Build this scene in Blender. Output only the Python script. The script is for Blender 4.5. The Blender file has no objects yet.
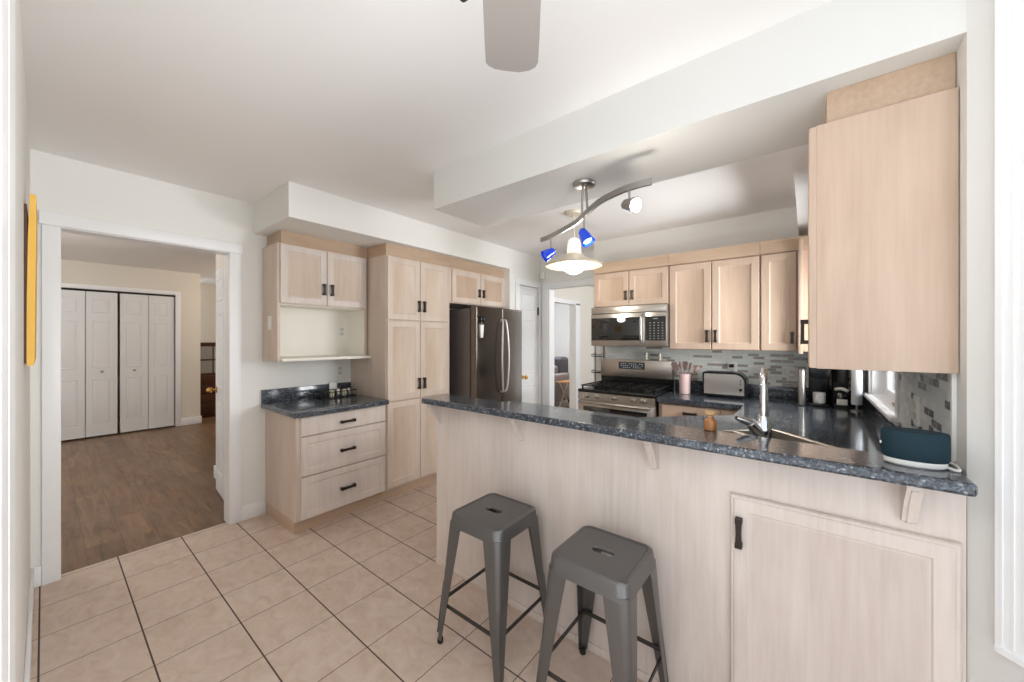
import bpy, bmesh, math, random
from mathutils import Vector, Matrix
random.seed(7)
S = bpy.context.scene
COL = S.collection
PI = math.pi
# ------------------------------------------------------------------ camera
cam_d = bpy.data.cameras.new('camera'); cam = bpy.data.objects.new('camera', cam_d); COL.objects.link(cam)
FPX = 371.3; YAW = math.radians(38.42); HC = 1.39
cam.location = (0, 0, HC)
cam.rotation_euler = (PI/2, 0, YAW - PI/2)
cam_d.sensor_width = 36; cam_d.lens = 36*FPX/1024; cam_d.shift_y = -1.8/1024
cam_d.clip_start = 0.02; cam_d.clip_end = 100
S.camera = cam
# ------------------------------------------------------------------ world and lights
W = bpy.data.worlds.new('sky'); S.world = W; W.use_nodes = True
bg = W.node_tree.nodes['Background']; bg.inputs[0].default_value = (0.90, 0.95, 1.0, 1); bg.inputs[1].default_value = 1.45
_t = W.node_tree; _tc = _t.nodes.new('ShaderNodeTexCoord'); _sp = _t.nodes.new('ShaderNodeSeparateXYZ'); _mr = _t.nodes.new('ShaderNodeMapRange')   # bright overcast sky above, stronger glow added below the horizon to lift the ceiling
_t.links.new(_tc.outputs['Generated'], _sp.inputs[0]); _t.links.new(_sp.outputs[2], _mr.inputs[0]); _mr.inputs[1].default_value = -.25; _mr.inputs[2].default_value = .05; _mr.inputs[3].default_value = 2.1; _mr.inputs[4].default_value = 1.1; _t.links.new(_mr.outputs[0], bg.inputs[1])
def lamp(name, loc, power, color=(1, .93, .84), radius=.12):
    l = bpy.data.lights.new(name, 'POINT'); l.energy = power; l.color = color; l.shadow_soft_size = radius
    o = bpy.data.objects.new(name, l); COL.objects.link(o); o.location = loc; return o
def area(name, loc, rot, sx, sy, power, color=(1, 1, 1)):
    l = bpy.data.lights.new(name, 'AREA'); l.shape = 'RECTANGLE'; l.size = sx; l.size_y = sy; l.energy = power; l.color = color
    o = bpy.data.objects.new(name, l); COL.objects.link(o); o.location = loc; o.rotation_euler = rot; return o
lamp('hall_fill', (-.75, 5.6, 2.25), 34, (1, .95, .90), .15)  # fill light added out of view for the hall, no fixture
lamp('hall_recess_fill', (2.6, 7.0, 2.2), 22, (1, .85, .68), .12)  # added warm fill that brightens the hutch recess
lamp('passage_fill', (5.0, 1.2, 2.2), 26, (1, .97, .93), .12)  # unseen fill put in to brighten the passage
lamp('sitting_room_fill', (6.9, 5.0, 2.1), 70, (.93, .97, 1), .2)  # added fill for the dark sitting room, stands for no lamp
# daylight through the kitchen window (portal-sized soft light outside the glass)
area('kitchen_window_daylight', (2.9, -.60, 1.55), (math.radians(90), 0, 0), .9, 1.0, 48, (.97, .99, 1))
# daylight through the bay window right of the camera
area('bay_window_daylight', (1.53-.707*.53+.707*.10, -.335-.707*.53-.707*.10, 1.5), (math.radians(90), 0, math.radians(45)), .70, 1.5, 38, (.97, .985, 1))
S.view_settings.view_transform = 'Standard'
try: S.view_settings.look = 'None'
except Exception: pass
S.view_settings.gamma = 1; S.view_settings.exposure = 0.40; S.view_settings.use_curve_mapping = False
S.cycles.max_bounces = 10; S.cycles.diffuse_bounces = 6; S.cycles.caustics_reflective = False; S.cycles.caustics_refractive = False
S.cycles.sample_clamp_indirect = 4
try: S.cycles.use_denoising = True
except Exception: pass
# ------------------------------------------------------------------ materials
def srgb(r, g, b):
    f = lambda c: (c/255)/12.92 if c <= 10 else (((c/255)+.055)/1.055)**2.4
    return (f(r), f(g), f(b), 1)
def mat(name, col, rough=.5, metal=0, spec=.5, emit=None, es=0, trans=0, coat=0, alpha=1):
    m = bpy.data.materials.new(name); m.use_nodes = True; b = m.node_tree.nodes['Principled BSDF']
    b.inputs['Base Color'].default_value = col; b.inputs['Roughness'].default_value = rough; b.inputs['Metallic'].default_value = metal
    b.inputs['Specular IOR Level'].default_value = spec
    if emit: b.inputs['Emission Color'].default_value = emit; b.inputs['Emission Strength'].default_value = es
    if trans: b.inputs['Transmission Weight'].default_value = trans
    if coat: b.inputs['Coat Weight'].default_value = coat; b.inputs['Coat Roughness'].default_value = .05
    return m
class NT:
    def __init__(s, m): s.t = m.node_tree; s.b = s.t.nodes['Principled BSDF']
    def n(s, kind, **kw):
        x = s.t.nodes.new(kind)
        for k, v in kw.items(): setattr(x, k, v)
        return x
    def l(s, a, b): s.t.links.new(a, b)
def ramp(nt, fac, stops, interp='LINEAR'):
    r = nt.n('ShaderNodeValToRGB'); r.color_ramp.interpolation = interp
    e = r.color_ramp.elements
    while len(e) < len(stops): e.new(.5)
    for i, (p, c) in enumerate(stops): e[i].position = p; e[i].color = c
    nt.l(fac, r.inputs[0]); return r.outputs[0]
def mapped(nt, scale, rot=(0, 0, 0), loc=(0, 0, 0)):
    tc = nt.n('ShaderNodeTexCoord'); mp = nt.n('ShaderNodeMapping')
    mp.inputs['Scale'].default_value = scale; mp.inputs['Rotation'].default_value = rot; mp.inputs['Location'].default_value = loc
    nt.l(tc.outputs['Object'], mp.inputs[0]); return mp.outputs[0]
def noise(nt, vec, scale=1, detail=4, rough=.6, dist=0):
    x = nt.n('ShaderNodeTexNoise'); x.inputs['Scale'].default_value = scale; x.inputs['Detail'].default_value = detail
    x.inputs['Roughness'].default_value = rough; x.inputs['Distortion'].default_value = dist; nt.l(vec, x.inputs[0]); return x.outputs[0]
def mixc(nt, fac, a, b, mode='MIX'):
    x = nt.n('ShaderNodeMix'); x.data_type = 'RGBA'; x.blend_type = mode
    if isinstance(fac, (int, float)): x.inputs[0].default_value = fac
    else: nt.l(fac, x.inputs[0])
    for i, v in ((6, a), (7, b)):
        if isinstance(v, tuple): x.inputs[i].default_value = v
        else: nt.l(v, x.inputs[i])
    return x.outputs[2]
def bump(nt, h, strength, dist=.01):
    x = nt.n('ShaderNodeBump'); x.inputs['Strength'].default_value = strength; x.inputs['Distance'].default_value = dist
    nt.l(h, x.inputs['Height']); nt.l(x.outputs[0], nt.b.inputs['Normal'])
def wood(name, ca, cb, grain='z', rough=.42, contrast=1.0):
    m = mat(name, ca, rough, spec=.35); nt = NT(m)
    sc = {'z': (1, 1, .05), 'x': (.05, 1, 1), 'y': (1, .05, 1)}[grain]
    v = mapped(nt, sc)
    g1 = noise(nt, v, 60, 5, .65, .3); g2 = noise(nt, v, 14, 3, .5, .6)
    v2 = mapped(nt, tuple(max(.22, x_) for x_ in sc), loc=(3, 1, 5)); g3 = noise(nt, v2, 7, 3, .55, .4)
    c = ramp(nt, g1, [(.5-.22, ca), (.5+.28, cb)])
    c = mixc(nt, mixfac(nt, g2, .45*contrast), c, cb)
    c = mixc(nt, ramp(nt, g3, [(.42, (0, 0, 0, 1)), (.75, (.55, .55, .55, 1))]), c, tuple(min(1, k*1.12) for k in ca[:3])+(1,))
    nt.l(c, nt.b.inputs['Base Color']); bump(nt, g1, .08, .002)
    return m
def mixfac(nt, fac, k):
    x = nt.n('ShaderNodeMath', operation='MULTIPLY'); nt.l(fac, x.inputs[0]); x.inputs[1].default_value = k; return x.outputs[0]
M = {}
M['wall'] = mat('painted_wall', srgb(234, 233, 229), .75, spec=.2)
M['ceiling'] = mat('ceiling_paint', srgb(243, 242, 241), .85, spec=.1)
M['beam'] = mat('darkened_white_paint', srgb(220, 219, 215), .8, spec=.1)  # white paint darkened to hold down strong light on beam and bay
M['hallwall'] = mat('hall_wall_paint', srgb(224, 218, 208), .8, spec=.2)
M['greywall'] = mat('sitting_room_paint', srgb(232, 233, 234), .8, spec=.2)
M['trim'] = mat('white_gloss_trim', srgb(240, 241, 242), .35, spec=.4)
M['door'] = mat('white_door_paint', srgb(228, 229, 230), .4, spec=.4)
M['white'] = mat('white_plastic', srgb(235, 234, 230), .4)
M['cream'] = mat('cream_laminate', srgb(238, 235, 226), .45)
M['wood'] = wood('pickled_oak', srgb(213, 199, 186), srgb(200, 181, 165))
M['woodp'] = wood('pickled_oak_panel', srgb(212, 196, 180), srgb(198, 176, 157))
M['woodw'] = wood('warm_pickled_oak', srgb(202, 180, 161), srgb(184, 159, 139))
M['woodwp'] = wood('warm_pickled_oak_panel', srgb(199, 175, 154), srgb(179, 153, 132))
M['woodl'] = wood('whitewashed_oak', srgb(222, 212, 204), srgb(204, 190, 181))
M['woodlp'] = wood('whitewashed_oak_panel', srgb(218, 206, 199), srgb(200, 184, 176))
M['crown'] = wood('oak_crown', srgb(196, 172, 148), srgb(176, 150, 127), 'x')
M['crowny'] = wood('oak_crown_across', srgb(196, 172, 148), srgb(176, 150, 127), 'y')
M['toe'] = wood('oak_toe_kick', srgb(204, 180, 156), srgb(186, 160, 136), 'x')
M['bronze'] = mat('dark_bronze', srgb(52, 44, 38), .45, .5)
M['black'] = mat('black_enamel', srgb(18, 18, 19), .25)
M['blackm'] = mat('matte_black', srgb(26, 26, 27), .55)
M['iron'] = mat('cast_iron', srgb(22, 22, 22), .5, .3)
M['glassblack'] = mat('black_glass', srgb(20, 21, 21), .06, coat=1)
M['chrome'] = mat('chrome', srgb(215, 216, 218), .08, 1)
M['nickel'] = mat('brushed_nickel', srgb(168, 165, 160), .32, 1)
M['bright'] = mat('satin_steel_handle', srgb(205, 200, 194), .3, .55)
M['brass'] = mat('brass', srgb(196, 152, 84), .25, 1)
M['gunmetal'] = mat('gunmetal_paint', srgb(112, 111, 110), .3, .7)
M['gundark'] = mat('dark_rung_metal', srgb(74, 72, 70), .4, .7)
M['rubber'] = mat('black_rubber', srgb(25, 25, 25), .7)
def steel(name, col, rough=.28, ax='z'):
    m = mat(name, col, rough, 1); nt = NT(m)
    sc = {'z': (90, 90, .6), 'y': (90, .6, 90)}[ax]
    g = noise(nt, mapped(nt, sc), 1, 2, .5)
    x = nt.n('ShaderNodeMapRange'); x.inputs[3].default_value = rough-.05; x.inputs[4].default_value = rough+.08
    nt.l(g, x.inputs[0]); nt.l(x.outputs[0], nt.b.inputs['Roughness']); bump(nt, g, .04, .001)
    return m
M['steel'] = steel('brushed_stainless', srgb(190, 184, 176), .3, 'y')
M['fridge'] = steel('dark_stainless', srgb(116, 108, 102), .2, 'z')
M['fridgeside'] = mat('grey_fridge_side', srgb(104, 98, 96), .4, .3)
M['bulb'] = mat('lit_bulb', (1, 1, 1, 1), .4, emit=(1, .95, .86, 1), es=9)
M['globe'] = mat('lit_globe', (1, 1, 1, 1), .3, emit=(1, .95, .87, 1), es=1.5)
M['milk'] = mat('milk_glass', srgb(222, 212, 188), .3)
M['blueglass'] = mat('blue_glass', srgb(20, 60, 190), .12, coat=1, emit=srgb(20, 70, 230), es=.25)
M['teal'] = mat('teal_fabric', srgb(35, 54, 63), .85, spec=.2)
M['amber'] = mat('amber_glass', srgb(168, 108, 52), .2, coat=.6)
M['cork'] = mat('pale_stopper', srgb(196, 158, 112), .6)
M['pink'] = mat('pink_ceramic', srgb(214, 186, 184), .5)
M['pinksil'] = mat('dusty_pink_silicone', srgb(168, 138, 132), .6)
M['greysil'] = mat('brown_grey_silicone', srgb(118, 96, 92), .6)
M['yellow'] = mat('yellow_canvas', srgb(236, 188, 84), .6)
M['fan'] = mat('grey_fan_blade', srgb(150, 144, 139), .5)
M['sofa'] = mat('charcoal_upholstery', srgb(98, 96, 102), .9, spec=.1)
M['sofal'] = mat('grey_upholstery', srgb(150, 142, 142), .9, spec=.1)
M['tray'] = wood('tray_wood', srgb(186, 132, 82), srgb(158, 106, 62), 'x')
M['cream_metal'] = mat('cream_metal', srgb(222, 212, 194), .4, .2)
M['hutch'] = wood('dark_hutch_wood', srgb(92, 56, 40), srgb(62, 36, 26), 'x')
M['display'] = mat('display_text', srgb(150, 165, 180), .4, emit=(.7, .8, .9, 1), es=.25)
M['printing'] = mat('grey_printing', srgb(140, 140, 142), .5)
M['darkgap'] = mat('closet_track_shadow', srgb(40, 38, 36), .8)
# clear window glass: mostly transparent with a mirror coat
g = bpy.data.materials.new('clear_glass'); g.use_nodes = True; t = g.node_tree; t.nodes.clear()
o_ = t.nodes.new('ShaderNodeOutputMaterial'); mx = t.nodes.new('ShaderNodeMixShader'); tr = t.nodes.new('ShaderNodeBsdfTransparent'); gl = t.nodes.new('ShaderNodeBsdfGlossy')
gl.inputs['Roughness'].default_value = .02; fr = t.nodes.new('ShaderNodeFresnel'); fr.inputs[0].default_value = 1.45
t.links.new(fr.outputs[0], mx.inputs[0]); t.links.new(tr.outputs[0], mx.inputs[1]); t.links.new(gl.outputs[0], mx.inputs[2]); t.links.new(mx.outputs[0], o_.inputs[0]); M['glass'] = g
# granite
def granite():
    m = mat('speckled_granite', srgb(50, 56, 64), .13, spec=.5, coat=.15); nt = NT(m)
    v = mapped(nt, (1, 1, 1))
    vo = nt.n('ShaderNodeTexVoronoi'); vo.inputs['Scale'].default_value = 170; nt.l(v, vo.inputs[0])
    sp = nt.n('ShaderNodeSeparateColor'); nt.l(vo.outputs['Color'], sp.inputs[0])
    c = ramp(nt, sp.outputs[0], [(0, srgb(22, 25, 30)), (.3, srgb(36, 40, 47)), (.52, srgb(72, 80, 90)), (.76, srgb(106, 114, 122)), (.955, srgb(168, 172, 176))], 'CONSTANT')
    n1 = noise(nt, v, 55, 5, .7)
    c2 = ramp(nt, n1, [(.35, srgb(28, 31, 37)), (.62, srgb(92, 100, 110))])
    c = mixc(nt, .38, c, c2)
    nt.l(c, nt.b.inputs['Base Color']); return m
M['granite'] = granite()
# ceramic floor
def floor_tile():
    m = mat('beige_floor_tile', srgb(210, 190, 172), .3, spec=.35); nt = NT(m)
    tc = nt.n('ShaderNodeTexCoord'); sp = nt.n('ShaderNodeSeparateXYZ'); nt.l(tc.outputs['Object'], sp.inputs[0])
    def line(out, off, size, wid):
        a = nt.n('ShaderNodeMath', operation='SUBTRACT'); nt.l(out, a.inputs[0]); a.inputs[1].default_value = off
        d = nt.n('ShaderNodeMath', operation='DIVIDE'); nt.l(a.outputs[0], d.inputs[0]); d.inputs[1].default_value = size
        f = nt.n('ShaderNodeMath', operation='FRACT'); nt.l(d.outputs[0], f.inputs[0])
        p = nt.n('ShaderNodeMath', operation='PINGPONG'); nt.l(d.outputs[0], p.inputs[0]); p.inputs[1].default_value = .5
        l = nt.n('ShaderNodeMath', operation='LESS_THAN'); nt.l(p.outputs[0], l.inputs[0]); l.inputs[1].default_value = wid/size/2
        fl = nt.n('ShaderNodeMath', operation='FLOOR'); nt.l(d.outputs[0], fl.inputs[0])
        return l.outputs[0], fl.outputs[0]
    lx, fx = line(sp.outputs[0], -.014, .307, .0062)
    ly, fy = line(sp.outputs[1], 2.483, .31, .0036)
    mxm = nt.n('ShaderNodeMath', operation='MAXIMUM'); nt.l(lx, mxm.inputs[0]); nt.l(ly, mxm.inputs[1])
    cv = nt.n('ShaderNodeCombineXYZ'); nt.l(fx, cv.inputs[0]); nt.l(fy, cv.inputs[1])
    wn = nt.n('ShaderNodeTexWhiteNoise'); nt.l(cv.outputs[0], wn.inputs[0])
    off = nt.n('ShaderNodeVectorMath', operation='MULTIPLY_ADD'); nt.l(wn.outputs['Color'], off.inputs[0]); off.inputs[1].default_value = (9, 9, 9); nt.l(tc.outputs['Object'], off.inputs[2])
    mp = nt.n('ShaderNodeMapping'); mp.inputs['Scale'].default_value = (1.6, 1, 1); nt.l(off.outputs[0], mp.inputs[0])
    n1 = noise(nt, mp.outputs[0], 9, 6, .65, .8); n2 = noise(nt, mp.outputs[0], 30, 4, .6, .3)
    c = ramp(nt, n1, [(.3, srgb(190, 169, 153)), (.5, srgb(206, 189, 175)), (.68, srgb(215, 202, 190))])
    c = mixc(nt, mixfac(nt, n2, .5), c, srgb(208, 178, 158))
    c = mixc(nt, mxm.outputs[0], c, srgb(84, 70, 62))
    nt.l(c, nt.b.inputs['Base Color'])
    r = nt.n('ShaderNodeMath', operation='MULTIPLY_ADD'); nt.l(mxm.outputs[0], r.inputs[0]); r.inputs[1].default_value = .5; r.inputs[2].default_value = .32; nt.l(r.outputs[0], nt.b.inputs['Roughness'])
    return m
M['tile'] = floor_tile()
def plank_floor():
    m = mat('brown_plank_floor', srgb(130, 105, 85), .35, spec=.35); nt = NT(m)
    v = mapped(nt, (1, 1, 1), (0, 0, PI/2))
    b = nt.n('ShaderNodeTexBrick'); nt.l(v, b.inputs[0]); b.inputs['Scale'].default_value = 1; b.inputs['Brick Width'].default_value = 1.25; b.inputs['Row Height'].default_value = .17
    b.inputs['Mortar Size'].default_value = .0011; b.inputs['Color1'].default_value = (0, 0, 0, 1); b.inputs['Color2'].default_value = (1, 1, 1, 1); b.inputs['Mortar'].default_value = (0, 0, 0, 1); b.offset = .37
    sp = nt.n('ShaderNodeSeparateColor'); nt.l(b.outputs[0], sp.inputs[0])
    base = ramp(nt, sp.outputs[0], [(0, srgb(136, 102, 72)), (.5, srgb(152, 120, 90)), (1, srgb(118, 88, 64))])
    ad = nt.n('ShaderNodeVectorMath', operation='MULTIPLY_ADD'); nt.l(b.outputs[0], ad.inputs[0]); ad.inputs[1].default_value = (7, 3, 5)
    v2 = mapped(nt, (14, 1.6, 1)); nt.l(v2, ad.inputs[2])
    g1 = noise(nt, ad.outputs[0], 1.3, 6, .65, .8); g2 = noise(nt, mapped(nt, (3, 1.2, 1)), 2.2, 4, .6)
    c = mixc(nt, ramp(nt, g1, [(.3, (.0, .0, .0, 1)), (.75, (1, 1, 1, 1))]), base, srgb(58, 38, 27))
    c = mixc(nt, ramp(nt, g2, [(.4, (0, 0, 0, 1)), (.72, (.6, .6, .6, 1))]), c, srgb(122, 106, 90))
    c = mixc(nt, b.outputs[1], c, srgb(60, 46, 38))
    nt.l(c, nt.b.inputs['Base Color']); return m
M['plank'] = plank_floor()
def mosaic(name, plane, bw, bh, stops):
    m = mat(name, srgb(190, 190, 182), .25, spec=.5); nt = NT(m)
    tc = nt.n('ShaderNodeTexCoord'); sp = nt.n('ShaderNodeSeparateXYZ'); nt.l(tc.outputs['Object'], sp.inputs[0])
    cv = nt.n('ShaderNodeCombineXYZ'); nt.l(sp.outputs[0 if plane == 'x' else 1], cv.inputs[0]); nt.l(sp.outputs[2], cv.inputs[1])
    b = nt.n('ShaderNodeTexBrick'); nt.l(cv.outputs[0], b.inputs[0]); b.inputs['Scale'].default_value = 1; b.inputs['Brick Width'].default_value = bw; b.inputs['Row Height'].default_value = bh
    b.inputs['Mortar Size'].default_value = .0016; b.inputs['Color1'].default_value = (0, 0, 0, 1); b.inputs['Color2'].default_value = (1, 1, 1, 1); b.inputs['Mortar'].default_value = (.5, .5, .5, 1)
    s2 = nt.n('ShaderNodeSeparateColor'); nt.l(b.outputs[0], s2.inputs[0])
    c = ramp(nt, s2.outputs[0], stops, 'CONSTANT')
    n1 = noise(nt, cv.outputs[0], 45, 3, .6)
    c = mixc(nt, mixfac(nt, n1, .25), c, srgb(224, 226, 222))
    c = mixc(nt, b.outputs[1], c, srgb(218, 218, 212))
    nt.l(c, nt.b.inputs['Base Color']); return m
M['mosaic'] = mosaic('glass_mosaic', 'y', .078, .0235, [(0, srgb(224, 230, 224)), (.3, srgb(238, 240, 235)), (.5, srgb(228, 234, 226)), (.76, srgb(158, 148, 140))])
M['mosaicx'] = mosaic('glass_mosaic_side', 'x', .062, .027, [(0, srgb(220, 226, 224)), (.35, srgb(236, 239, 236)), (.6, srgb(210, 216, 214)), (.82, srgb(66, 64, 64))])
# ------------------------------------------------------------------ geometry helpers
class MB:
    def __init__(s): s.bm = bmesh.new(); s.wn = False
    def box(s, x0, x1, y0, y1, z0, z1, bev=0, seg=2, mi=0):
        x0, x1 = sorted((x0, x1)); y0, y1 = sorted((y0, y1)); z0, z1 = sorted((z0, z1))
        vs = [s.bm.verts.new((x, y, z)) for x in (x0, x1) for y in (y0, y1) for z in (z0, z1)]
        fs = [s.bm.faces.new([vs[i] for i in q]) for q in ((0, 1, 3, 2), (4, 6, 7, 5), (0, 4, 5, 1), (2, 3, 7, 6), (0, 2, 6, 4), (1, 5, 7, 3))]
        for f in fs: f.material_index = mi
        if bev:
            if seg >= 3: s.wn = True
            es = list({e for f in fs for e in f.edges})
            bmesh.ops.bevel(s.bm, geom=es, offset=bev, segments=seg, affect='EDGES', profile=.5)
        return s
    def loft(s, loops, cap=True, closed=True, mis=None):
        L = [[s.bm.verts.new(p) for p in lp] for lp in loops]; n = len(L[0])
        for k, (a, b) in enumerate(zip(L, L[1:])):
            for i in range(n if closed else n-1):
                j = (i+1) % n
                try:
                    f = s.bm.faces.new((a[i], a[j], b[j], b[i]))
                    if mis: f.material_index = mis[k]
                except ValueError: pass
        if cap:
            f = s.bm.faces.new(L[0][::-1]); f2 = s.bm.faces.new(L[-1])
            if mis: f.material_index = mis[0]; f2.material_index = mis[-1]
        return s
    def ring_frame(s, ax):
        ax = Vector(ax).normalized(); u = ax.orthogonal().normalized(); return u, ax.cross(u)
    def cyl(s, p0, p1, r0, r1=None, n=16):
        p0 = Vector(p0); p1 = Vector(p1); r1 = r0 if r1 is None else r1; u, v = s.ring_frame(p1-p0)
        lp = lambda c, r: [c+u*r*math.cos(2*PI*i/n)+v*r*math.sin(2*PI*i/n) for i in range(n)]
        return s.loft([lp(p0, r0), lp(p1, r1)])
    def lathe(s, c, prof, n=24, ax=(0, 0, 1), cap=True, sx=1, sy=1):
        c = Vector(c); axv = Vector(ax).normalized()
        if tuple(ax) == (0, 0, 1): u, v = Vector((1, 0, 0)), Vector((0, 1, 0))
        else: u, v = s.ring_frame(axv)
        return s.loft([[c+axv*z+u*r*sx*math.cos(2*PI*i/n)+v*r*sy*math.sin(2*PI*i/n) for i in range(n)] for r, z in prof], cap)
    def tube(s, pts, r, n=10, sub=0):
        P = [Vector(p) for p in pts]
        if sub: P = smooth_path(P, sub)
        rs = r if isinstance(r, (list, tuple)) else [r]*len(P)
        if len(rs) != len(P): rs = [rs[0]+(rs[-1]-rs[0])*i/(len(P)-1) for i in range(len(P))]
        T = [(P[min(i+1, len(P)-1)]-P[max(i-1, 0)]).normalized() for i in range(len(P))]
        u = T[0].orthogonal().normalized(); loops = []
        for p, tt, rr in zip(P, T, rs):
            u = (u-tt*u.dot(tt)).normalized(); v = tt.cross(u)
            loops.append([p+u*rr*math.cos(2*PI*i/n)+v*rr*math.sin(2*PI*i/n) for i in range(n)])
        return s.loft(loops)
    def sweep_rect(s, pts, w, h, sub=0):      # flat bar along a path: w across (horizontal), h vertical
        P = [Vector(p) for p in pts]
        if sub: P = smooth_path(P, sub)
        loops = []
        for i, p in enumerate(P):
            tt = (P[min(i+1, len(P)-1)]-P[max(i-1, 0)]).normalized(); u = Vector((0, 0, 1)).cross(tt).normalized(); v = tt.cross(u)
            loops.append([p+u*a*w/2+v*b*h/2 for a, b in ((-1, -1), (1, -1), (1, 1), (-1, 1))])
        return s.loft(loops)
    def prism(s, poly, off, bev=0):           # polygon (3D points) swept by off
        off = Vector(off); a = [Vector(p) for p in poly]
        return s.loft([a, [p+off for p in a]])
    def sphere(s, c, r, sx=1, sy=1, sz=1, n=16):
        bmesh.ops.create_uvsphere(s.bm, u_segments=n, v_segments=max(8, n//2), radius=r, matrix=Matrix.Translation(Vector(c)) @ Matrix.Diagonal((sx, sy, sz, 1))); return s
    def panel(s, O, U, V, N, w, h, t, rings, mis=None):
        O = Vector(O); U = Vector(U); V = Vector(V); N = Vector(N)
        lp = lambda ins, d: [O+U*a+V*b+N*d for a, b in ((ins, ins), (w-ins, ins), (w-ins, h-ins), (ins, h-ins))]
        loops = [lp(0, 0)]+[lp(i, d) for i, d in rings]
        m = [0]+(mis or [0]*len(rings))
        L = [[s.bm.verts.new(p) for p in l] for l in loops]
        for k, (a, b) in enumerate(zip(L, L[1:])):
            for i in range(4):
                f = s.bm.faces.new((a[i], a[(i+1) % 4], b[(i+1) % 4], b[i])); f.material_index = m[k]
        f = s.bm.faces.new(L[-1]); f.material_index = m[-1]; s.bm.faces.new(L[0][::-1])
        return s
    def build(s, name, mats, parent=None, angle=35):
        mats = mats if isinstance(mats, (list, tuple)) else [mats]
        bmesh.ops.recalc_face_normals(s.bm, faces=s.bm.faces)
        root = parent
        while root is not None and root.parent is not None: root = root.parent
        if root is not None and root.type == 'EMPTY':
            bmesh.ops.translate(s.bm, verts=s.bm.verts, vec=-root.location)
        me = bpy.data.meshes.new(name); s.bm.to_mesh(me); s.bm.free()
        for m in mats: me.materials.append(m)
        me.polygons.foreach_set('use_smooth', [True]*len(me.polygons))
        try: me.set_sharp_from_angle(angle=math.radians(angle))
        except Exception: pass
        o = bpy.data.objects.new(name, me); COL.objects.link(o)
        if s.wn: w_ = o.modifiers.new('weighted_normals', 'WEIGHTED_NORMAL'); w_.keep_sharp = True; w_.weight = 80
        if parent is not None: o.parent = parent
        return o
def smooth_path(P, sub):
    out = []
    for i in range(len(P)-1):
        p0 = P[max(i-1, 0)]; p1 = P[i]; p2 = P[i+1]; p3 = P[min(i+2, len(P)-1)]
        for k in range(sub):
            t = k/sub
            out.append(.5*((2*p1)+(-p0+p2)*t+(2*p0-5*p1+4*p2-p3)*t*t+(-p0+3*p1-3*p2+p3)*t**3))
    out.append(P[-1]); return out
def thing(name, label, cat, loc=(0, 0, 0), group=None):
    o = bpy.data.objects.new(name, None); COL.objects.link(o); o.location = loc; o.empty_display_size = .1
    o['label'] = label; o['category'] = cat
    if group: o['group'] = group
    return o
def tag(o, label, cat, group=None):
    o['label'] = label; o['category'] = cat
    if group: o['group'] = group
    return o
def struct(o): o['kind'] = 'structure'; return o
def lab(o, s): o['label'] = s; return o
def dup(root, loc, label, group=None):
    r = root.copy(); COL.objects.link(r); r.location = loc; r['label'] = label
    if group: r['group'] = group
    for ch in list(root.children):
        c = ch.copy(); COL.objects.link(c); c.parent = r
        for g in ch.children:
            d = g.copy(); COL.objects.link(d); d.parent = c
    return r
X, Y, Z = Vector((1, 0, 0)), Vector((0, 1, 0)), Vector((0, 0, 1))
RAISED = lambda fr, t: [(0, t-.003), (.003, t), (fr, t), (fr+.004, t-.006), (fr+.010, t-.006), (fr+.032, t-.001)]
SHAKER = lambda fr, t: [(0, t-.003), (.003, t), (fr, t), (fr+.003, t-.003), (fr+.010, t-.007)]
def door(parent, O, U, N, w, h, fr=.05, t=.018, style='s', mats=None, name='door'):
    mats = mats or [M['wood'], M['woodp']]
    r = RAISED(fr, t) if style == 'r' else SHAKER(fr, t)
    mis = [0]*len(r); mis[-1] = 1
    if style == 'r': mis[-2] = 0
    m = MB(); m.panel(O, U, Z, N, w, h, t, r, mis); return m.build(name, mats, parent)
def handle(parent, c, along, N, L=.095):
    c = Vector(c); A = Vector(along); N = Vector(N); B = A.cross(N)
    m = MB()
    def bx(a0, a1, b, n0, n1, b1=None):
        b1 = b if b1 is None else b1
        lp = lambda a, bb: [c+A*a+B*s1*bb+N*n for s1, n in ((-1, n0), (1, n0), (1, n1), (-1, n1))]
        m.loft([lp(a0, b), lp(a1, b1)])
    h = L/2
    bx(-h, -h+.016, .0105, 0, .026); bx(h-.016, h, .0105, 0, .026)
    bx(-h+.012, 0, .0095, .013, .025, .008); bx(0, h-.012, .008, .013, .025, .0095)
    return m.build('handle', M['bronze'], parent)
# ------------------------------------------------------------------ room shell
H = 2.45; YL = 3.39; XL = -.047; XB = 3.73; XD = 4.03; YR = -.335; YS = 2.72
def sbox(name, m, *b, bev=0): return struct(MB().box(*b, bev=bev).build(name, m))
fl = MB().box(-.7, 4.06, -.9, 3.45, -.1, 0).build('floor', M['tile']); struct(fl)
w1 = MB().box(-1.6, 4.2, 3.45, 9.6, -.1, -.001).build('floor_hall', M['plank']); struct(w1)
w2 = MB().box(4.06, 9.6, -.4, 3.45, -.1, -.001).box(4.2, 9.6, 3.45, 6.2, -.1, -.001).build('floor_passage', M['plank']); struct(w2)
cl = MB()
cl.box(-1.3, 1.53, -1.5, 3.51, H, H+.1); cl.box(1.53, 4.15, YR-.12, 3.51, H, H+.1)
struct(cl.build('ceiling', M['ceiling']))
cl = MB(); cl.box(-1.6, 4.15, 3.51, 9.6, H+.02, H+.12); struct(cl.build('ceiling_hall', M['ceiling']))
cl = MB(); cl.box(4.15, 9.6, -.4, 6.2, H+.02, H+.12); struct(cl.build('ceiling_passage', M['ceiling']))
# wall with the hall doorway (opening .055 .. .866)
wl = MB(); wl.box(XL-.12, .055, YL, YL+.12, 0, H); wl.box(.866, 3.45, YL, YL+.12, 0, H); wl.box(.055, .866, YL, YL+.12, 2.045, H)
struct(wl.build('wall_left', M['wall']))
sbox('wall_entry', M['wall'], XL-.12, XL, 1.29, YL, 0, H)
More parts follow.
